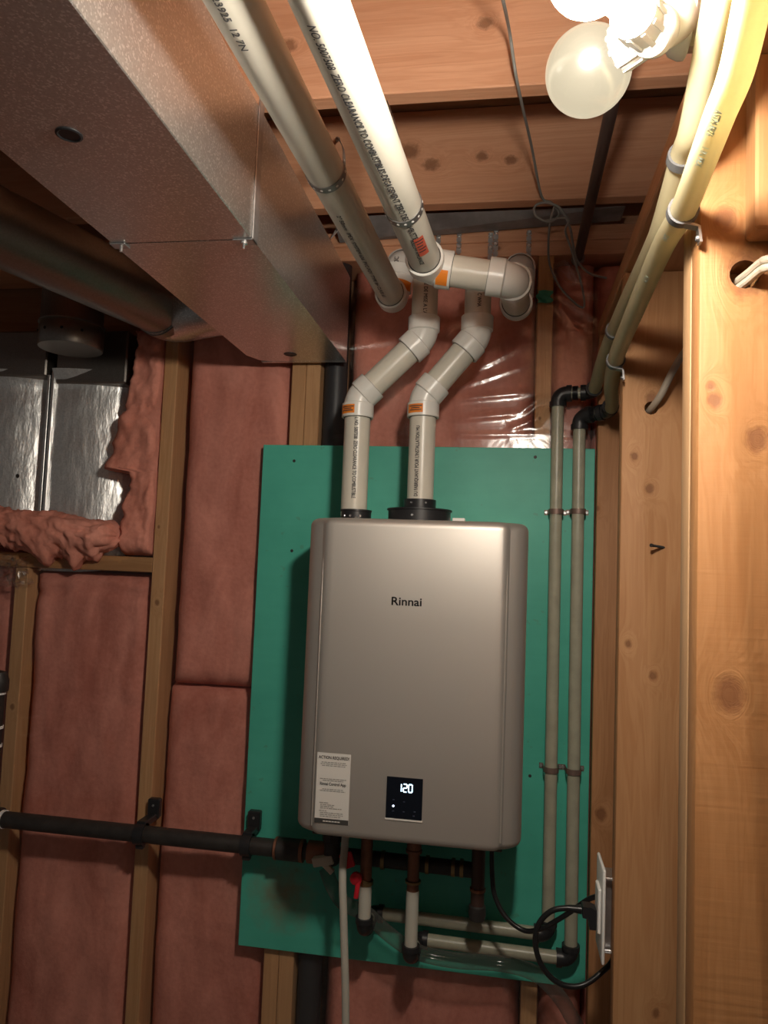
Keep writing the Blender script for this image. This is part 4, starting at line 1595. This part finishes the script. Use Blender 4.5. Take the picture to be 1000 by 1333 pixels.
# two-hole straps on the board
for (xv, z, lab) in ((0.3075, 1.714, 'two-hole copper strap on the inner drop tube, near the heater top'),
                     (0.3590, 1.716, 'two-hole copper strap on the outer drop tube, near the heater top'),
                     (0.3090, 1.112, 'two-hole copper strap on the inner drop tube, level with the display'),
                     (0.3600, 1.112, 'two-hole copper strap on the outer drop tube, level with the display')):
    t = thing('tube_strap', lab, 'pipe strap')
    pts = [V(xv - 0.0265, -0.0012, z), V(xv - 0.0175, -0.0012, z)]
    for k in range(13):
        q = math.pi - math.pi * k / 12
        pts.append(V(xv + (TR + 0.0022) * math.cos(q), -0.032 - (TR + 0.0022) * math.sin(q), z))
    pts += [V(xv + 0.0175, -0.0012, z), V(xv + 0.0265, -0.0012, z)]
    MB().ribbon(pts, V(0, 0, 0.0062), 0.0014).build('band', simple('dull_copper', (0.22, 0.15, 0.125), 0.5, metal=0.5), t)
    mb = MB()
    for s in (-1, 1):
        screw_head(mb, V(xv + s * 0.0222, -0.002, z), (0, -1, 0), 0.0042, 0.002)
    mb.build_each('screw', M['zinc'], t)

# ================================================================ GAS LINE
gas = thing('gas_pipe', 'black iron gas pipe running along the wall into the heater', 'gas pipe')
GZ, GY = 0.884, -0.062
gx1 = atY(357, 1106, GY).x
MB().tube([(-1.115, GY, GZ), (gx1, GY, GZ - 0.002)], 0.0205, 24).build('pipe_run', M['black_iron'], gas)
xL = -1.108
MB().tube([(xL, GY, GZ - 0.03), (xL, GY, GZ + 0.035)], 0.028, 24).tube([(xL - 0.02, GY, GZ), (xL + 0.038, GY, GZ)], 0.028, 24).build('tee_fitting', M['black_iron'], gas)
MB().tube([(xL, GY, GZ + 0.03), (xL, GY, 1.22)], 0.0205, 24).build('riser_pipe', M['black_iron'], gas)
MB().lathe([(0.026, 0), (0.027, 0.004), (0.027, 0.03), (0.020, 0.050), (0.0, 0.055)], (xL + 0.002, GY, 1.205), (0, 0, 1), 24).build('riser_cap', M['black_iron'], gas)
mb = MB()
for z in (1.198, 1.110, 1.063):
    mb.tube([(xL, GY, z), (xL, GY, z + 0.007)], 0.0228, 24)
mb.tube([(xL + 0.042, GY, GZ), (xL + 0.050, GY, GZ)], 0.0228, 24)
mb.build_each('thread_tape', M['white'], gas)
# coupling and valve under the heater
CPX = gx1
MB().lathe([(0.021, 0.0), (0.026, 0.002), (0.026, 0.058), (0.021, 0.060)], (CPX + 0.008, GY, GZ - 0.002), (1, 0, 0), 24).build('coupling', M['black_iron'], gas)
MB().tube([(CPX + 0.003, GY, GZ - 0.002), (CPX + 0.009, GY, GZ - 0.002)], 0.0265, 24).tube([(CPX + 0.066, GY, GZ - 0.002), (CPX + 0.074, GY, GZ - 0.002)], 0.0265, 24).build_each('copper_ring', M['copper'], gas)
vx = atY(432, 1115, -0.10).x
MB().tube(rounded([(CPX + 0.06, GY, GZ - 0.002), (vx, GY, GZ - 0.002), (vx, -0.10, GZ - 0.002), (vx, -0.10, 0.996)], 0.03), 0.0185, 22).build('gas_elbow', M['black_iron'], gas)
MB().lathe([(0.021, 0), (0.024, 0.003), (0.024, 0.035), (0.021, 0.038)], (vx, -0.10, 0.925), (0, 0, 1), 8).build('union_nut', M['black_iron'], gas)
MB().tube([(CPX + 0.085, GY, GZ - 0.002), (vx - 0.02, GY, GZ - 0.002)], 0.026, 20).build('valve_body', M['copper'], gas)
mb = MB()
ph = atY(421, 1120, -0.11)
mb.obox(V(ph.x, -0.11, ph.z), V(0.024, 0, 0.006), V(0, 0.010, 0), V(-0.003, 0, 0.010), 0.003)
mb.obox(V(ph.x + 0.012, -0.112, ph.z - 0.014), V(0.012, 0, -0.010), V(0, 0.006, 0), V(0.004, 0, 0.005), 0.002)
mb.build('lever_handle', M['beige'], gas)
# drip leg / manifold continuing to the right behind the water fittings
MB().tube([(vx, GY, GZ - 0.002), (0.145, GY, GZ - 0.006)], 0.0175, 22).build('manifold', M['black_iron'], gas)
mb = MB()
for px in (498, 556, 590, 601):
    p = atY(px, 1140, GY)
    mb.tube([(p.x - 0.004, GY, GZ - 0.004), (p.x + 0.004, GY, GZ - 0.004)], 0.0205, 20)
mb.build_each('manifold_ring', M['brass'], gas)


def pipe_bracket(px, label):
    x = atY(px, 1080, GY).x
    t = thing('pipe_bracket', label, 'bracket')
    yb = 0.018 if px < 300 else -0.002
    mb = MB().box((x - 0.016, yb - 0.022, GZ + 0.018), (x + 0.016, yb - 0.002, GZ + 0.066), 0.003)
    mb.box((x - 0.012, GY - 0.004, GZ + 0.014), (x + 0.012, yb - 0.003, GZ + 0.030), 0.002)
    mb.build('mount', M['black'], t)
    MB().lathe([(0.0208, -0.012), (0.026, -0.012), (0.026, 0.012), (0.0208, 0.012)], (x, GY, GZ - 0.001), (1, 0, 0), 26, caps=False).box((x - 0.010, GY - 0.008, GZ - 0.036), (x + 0.010, GY + 0.006, GZ - 0.024), 0.002).build('ring', M['black'], t)
    mb = MB()
    screw_head(mb, V(x, yb - 0.022, GZ + 0.050), (0, -1, 0), 0.0035, 0.003)
    mb.build_each('screw', M['zinc'], t)


pipe_bracket(184, 'black bracket holding the gas pipe on the bare stud')
pipe_bracket(323, 'black bracket holding the gas pipe on the edge of the green board')

# ================================================================ WATER FITTINGS UNDER THE HEATER
hv = thing('isolation_valve', 'copper isolation valve with two red handles under the heater', 'valve')
hx = -0.075 - 0.028
MB().tube([(hx, -0.125, 0.842), (hx, -0.125, 0.998)], 0.0135, 20).build('body', M['copper'], hv)
MB().lathe([(0.014, 0), (0.0185, 0.002), (0.0185, 0.020), (0.014, 0.022)], (hx, -0.125, 0.962), (0, 0, 1), 8).lathe([(0.0155, 0), (0.0175, 0.002), (0.0175, 0.010), (0.0155, 0.012)], (hx, -0.125, 0.846), (0, 0, 1), 20).build_each('nut', M['brass'], hv)
MB().tube([(hx - 0.002, -0.125, 0.855), (hx + 0.0, -0.125, 0.861)], 0.0172, 20).build('brass_ring', M['brass'], hv)
r1 = atY(452, 1120, -0.15)
r2 = atY(462, 1148, -0.15)
MB().obox(V(r1.x, -0.150, r1.z), V(0.014, 0, 0.006), V(0, 0.005, 0), V(-0.006, 0, 0.016), 0.004).build('red_handle', M['red'], hv)
mb = MB().lathe([(0.010, 0), (0.014, 0.002), (0.014, 0.010), (0.008, 0.014)], V(r2.x + 0.002, -0.140, r2.z + 0.006), (0, -1, 0), 12)
mb.obox(V(r2.x + 0.006, -0.150, r2.z - 0.016), V(0.0055, 0, 0.0), V(0, 0.004, 0), V(0.002, 0, 0.020), 0.003)
mb.build('red_handle', M['red'], hv)

cv = thing('inlet_fitting', 'copper inlet fitting on the heater over the middle white tube', 'fitting')
cx_ = 0.033 - 0.028
MB().tube([(cx_, -0.125, 0.842), (cx_, -0.125, 0.998)], 0.0135, 20).build('body', M['copper'], cv)
MB().lathe([(0.013, 0), (0.021, 0.002), (0.021, 0.030), (0.0165, 0.033), (0.0165, 0.062), (0.0185, 0.064), (0.0185, 0.070), (0.013, 0.072)], (cx_, -0.125, 0.998), (0, 0, -1), 16).build('nut', M['copper'], cv)
mb = MB().lathe([(0.016, 0), (0.018, 0.001), (0.018, 0.006), (0.016, 0.007)], (cx_, -0.125, 0.868), (0, 0, -1), 16)
mb.build_each('copper_ring', M['brass'], cv)

dl = thing('drip_leg', 'dark capped copper drip leg under the heater near its cord', 'fitting')
dxl = 0.150
MB().tube([(dxl, -0.13, 0.83), (dxl, -0.13, 0.998)], 0.0150, 20).build('pipe', simple('dark_copper', (0.09, 0.05, 0.04), 0.45, metal=0.5), dl)
MB().lathe([(0.015, 0), (0.0175, 0.001), (0.0175, 0.007), (0.015, 0.008)], (dxl, -0.13, 0.868), (0, 0, -1), 18).lathe([(0.015, 0), (0.0185, 0.001), (0.0185, 0.007), (0.015, 0.008)], (dxl, -0.13, 0.824), (0, 0, -1), 18).build_each('copper_ring', M['copper'], dl)
MB().lathe([(0.0145, 0), (0.0185, 0.003), (0.0195, 0.020), (0.017, 0.032), (0.0, 0.034)], (dxl, -0.13, 0.832), (0, 0, -1), 20).build('cap', M['black_iron'], dl)

# white drain tube hanging from the relief outlet
dt = [atY(446, 1116, -0.17), atY(446, 1140, -0.18), atY(448, 1220, -0.185), atY(450, 1333, -0.185)]
dt.append(V(dt[-1].x + 0.004, -0.185, 0.30)); dt.append(V(dt[-1].x, -0.185, 0.001))
dt[0] = V(dt[0].x, -0.15, 0.935)
tag(MB().tube(smooth_path([V(dt[0].x, -0.14, 0.999)] + dt, 6), 0.0086, 16).build('drain_tube', M['pex_white']),
    'white drain tube hanging straight down from the heater to the floor', 'tube')

# clear condensate hose
hp = [atY(424, 1130, -0.10), atY(432, 1152, -0.105), atY(448, 1176, -0.11), atY(478, 1190, -0.095), atY(505, 1215, -0.085), atY(540, 1238, -0.078), atY(590, 1250, -0.075), atY(650, 1254, -0.075), atY(694, 1266, -0.075), atY(722, 1290, -0.08), atY(742, 1320, -0.085), atY(756, 1360, -0.09)]
hp.append(V(hp[-1].x + 0.02, -0.10, 0.30)); hp.append(V(hp[-1].x, -0.10, 0.02))
tag(MB().tube(smooth_path(hp, 8), 0.0165, 20).build('clear_hose', M['vinyl']),
    'clear vinyl hose sagging below the heater across the bottom of the green board', 'hose')

# ================================================================ POWER CORD AND OUTLET
ot = thing('outlet', 'white wall outlet plate on a metal box fixed to the middle post', 'outlet')
oc = atY(788, 1181, -0.345)
OX = XW - 0.019
oz0, oz1 = atY(791, 1241, -0.345).z, atY(786, 1120, -0.345).z
ozc = (oz0 + oz1) / 2
hgt = (oz1 - oz0)
oy0, oy1 = -0.395, -0.300
MB().box((OX, oy0, oz0), (OX + 0.006, oy1, oz1), 0.0035, 3).build('cover_plate', M['white'], ot)
MB().box((OX - 0.005, -0.372, ozc - hgt * 0.24), (OX + 0.001, -0.325, ozc + hgt * 0.24), 0.002).build('receptacle', M['white'], ot)
MB().box((OX + 0.006, -0.3685, ozc - hgt * 0.40), (OX + 0.075, -0.312, ozc + hgt * 0.36), 0.002).build('metal_box', M['zinc'], ot)
mb = MB()
for dz in (-hgt * 0.38, hgt * 0.38):
    mb.tube([(OX + 0.006, -0.378, ozc + dz), (OX + 0.0185, -0.378, ozc + dz)], 0.0022, 10)
    mb.tube([(OX + 0.006, -0.384, ozc + dz * 1.02), (OX + 0.0185, -0.384, ozc + dz * 1.02)], 0.0018, 8)
mb.build_each('mounting_screw', M['bright_steel'], ot)

PY = -0.348
pz = ozc - hgt * 0.03
cord = thing('power_cord', 'black power cord looping from the heater to its plug in the outlet', 'cord')
pp = V(OX - 0.006, PY, pz - 0.002)
cpts = [V(0.178, -0.15, 0.975), atY(641, 1140, -0.155), atY(645, 1168, -0.16), atY(659, 1194, -0.17), atY(682, 1211, -0.18), atY(704, 1209, -0.20), atY(735, 1192, -0.23), atY(764, 1172, -0.26), atY(782, 1163, -0.285),
        V(0.412, -0.288, 0.985), V(0.438, -0.270, 0.955), V(0.430, -0.268, 0.915), atY(800, 1242, -0.30), atY(784, 1265, -0.32), atY(757, 1283, -0.33), atY(728, 1280, -0.335), atY(706, 1258, -0.34), atY(697, 1228, -0.345), atY(702, 1202, -0.345), atY(718, 1186, -0.347), atY(737, 1182, -0.348), atY(750, 1183, -0.348)]
MB().tube(smooth_path(cpts, 8), 0.0052, 12).build('cable', M['cord'], cord)
MB().tube([V(0.178, -0.15, 0.998), V(0.178, -0.15, 0.965)], 0.0075, 14).build('strain_relief', M['beige'], cord)
pe_ = atY(740, 1182, -0.348)
MB().tube([pe_, atY(757, 1184, -0.348)], [0.0058, 0.0082], 12).build('cord_sleeve', M['cord'], cord)
pq = atY(760, 1187, -0.348)
mb = MB().prism([V(pq.x - 0.003, PY - 0.013, pq.z + 0.014), V(pq.x + 0.012, PY - 0.013, pq.z + 0.014), V(OX - 0.006, PY - 0.013, pq.z + 0.010), V(OX - 0.006, PY - 0.013, pq.z - 0.026), V(OX - 0.018, PY - 0.013, pq.z - 0.026), V(pq.x + 0.008, PY - 0.013, pq.z - 0.008), V(pq.x - 0.003, PY - 0.013, pq.z - 0.006)], (0, 0.026, 0))
mb.build('plug', M['black'], cord)

# ================================================================ CABLES, SCREW
c1p = [hm + V(-0.002, 0.03, -0.004), hm + V(0.0, -0.002, -0.001), atY(860, 515, YM - 0.03), atY(875, 485, YM - 0.045), atY(890, 460, YM - 0.05), atY(910, 440, YM - 0.035), atY(935, 425, YM - 0.02)]
tag(MB().tube(smooth_path(c1p, 6), 0.0065, 12).build('cable', M['cable_dark']), 'grey cable rising out of the drilled hole in the middle post', 'cable')
for k, (dz, lab) in enumerate(((0.0045, 'white cable in the near post hole, upper of the pair'), (-0.0045, 'white cable in the near post hole, lower of the pair'))):
    e = atY(1010, 340, YF - 0.035)
    pts = [hf + V(-0.004, 0.02, dz - 0.006), hf + V(0.003, -0.003, dz - 0.004), hf.lerp(e, 0.5) + V(0, -0.006, dz), e + V(0, 0, dz), e + V(0.08, 0, dz + 0.02)]
    tag(MB().tube(smooth_path(pts, 6), 0.0045, 10).build('cable', M['cable']), lab, 'cable')

sa, sb = atY(866, 713, YM + 0.004), atY(849, 710, YM - 0.022)
scw = thing('wood_screw', 'rusty screw sticking out of the middle post', 'screw')
pts, rs = [], []
for k in range(33):
    pts.append(sa.lerp(sb, k / 32)); rs.append(0.0026 if k % 2 else 0.0019)
MB().tube(pts, rs, 10).build('shank', M['black_iron'], scw)
MB().tube([sb - (sa - sb).normalized() * 0.003, sb], 0.0034, 10).build('head', M['black_iron'], scw)

# nail holes and screws in the green board
for (px, py, lab) in ((697, 595, 'small dark screw in the green board, upper right near the two drop tubes'),
                      (383, 600, 'small dark screw in the top left corner of the green board'),
                      (380, 717, 'small dark screw in the green board, just left of the heater top'),
                      (690, 1010, 'small dark screw in the green board, right of the heater beside the lower tube strap')):
    bs = thing('board_screw', lab, 'screw')
    mb = MB()
    p = atY(px, py, 0)
    screw_head(mb, V(p.x, 0.0002, p.z), (0, -1, 0), 0.004, 0.0015)
    mb.build('head', M['black_iron'], bs)

# ---------------------------------------------------------------- origins: put each thing's origin at its base
bpy.context.view_layer.update()


def descend(o):
    out = [o]
    for c in o.children:
        out += descend(c)
    return out


for o in ROOTS:
    ms = [c for c in descend(o) if c.type == 'MESH']
    if not ms:
        continue
    co_ = np.concatenate([np.array([v.co[:] for v in c.data.vertices]) for c in ms])
    lo, hi = co_.min(0), co_.max(0)
    base = Vector(((lo[0] + hi[0]) / 2, (lo[1] + hi[1]) / 2, lo[2]))
    if o.type == 'MESH':
        o.data.transform(Matrix.Translation(-base))
        o.location = base
    else:
        o.location = base
        for c in o.children:
            c.location = -base
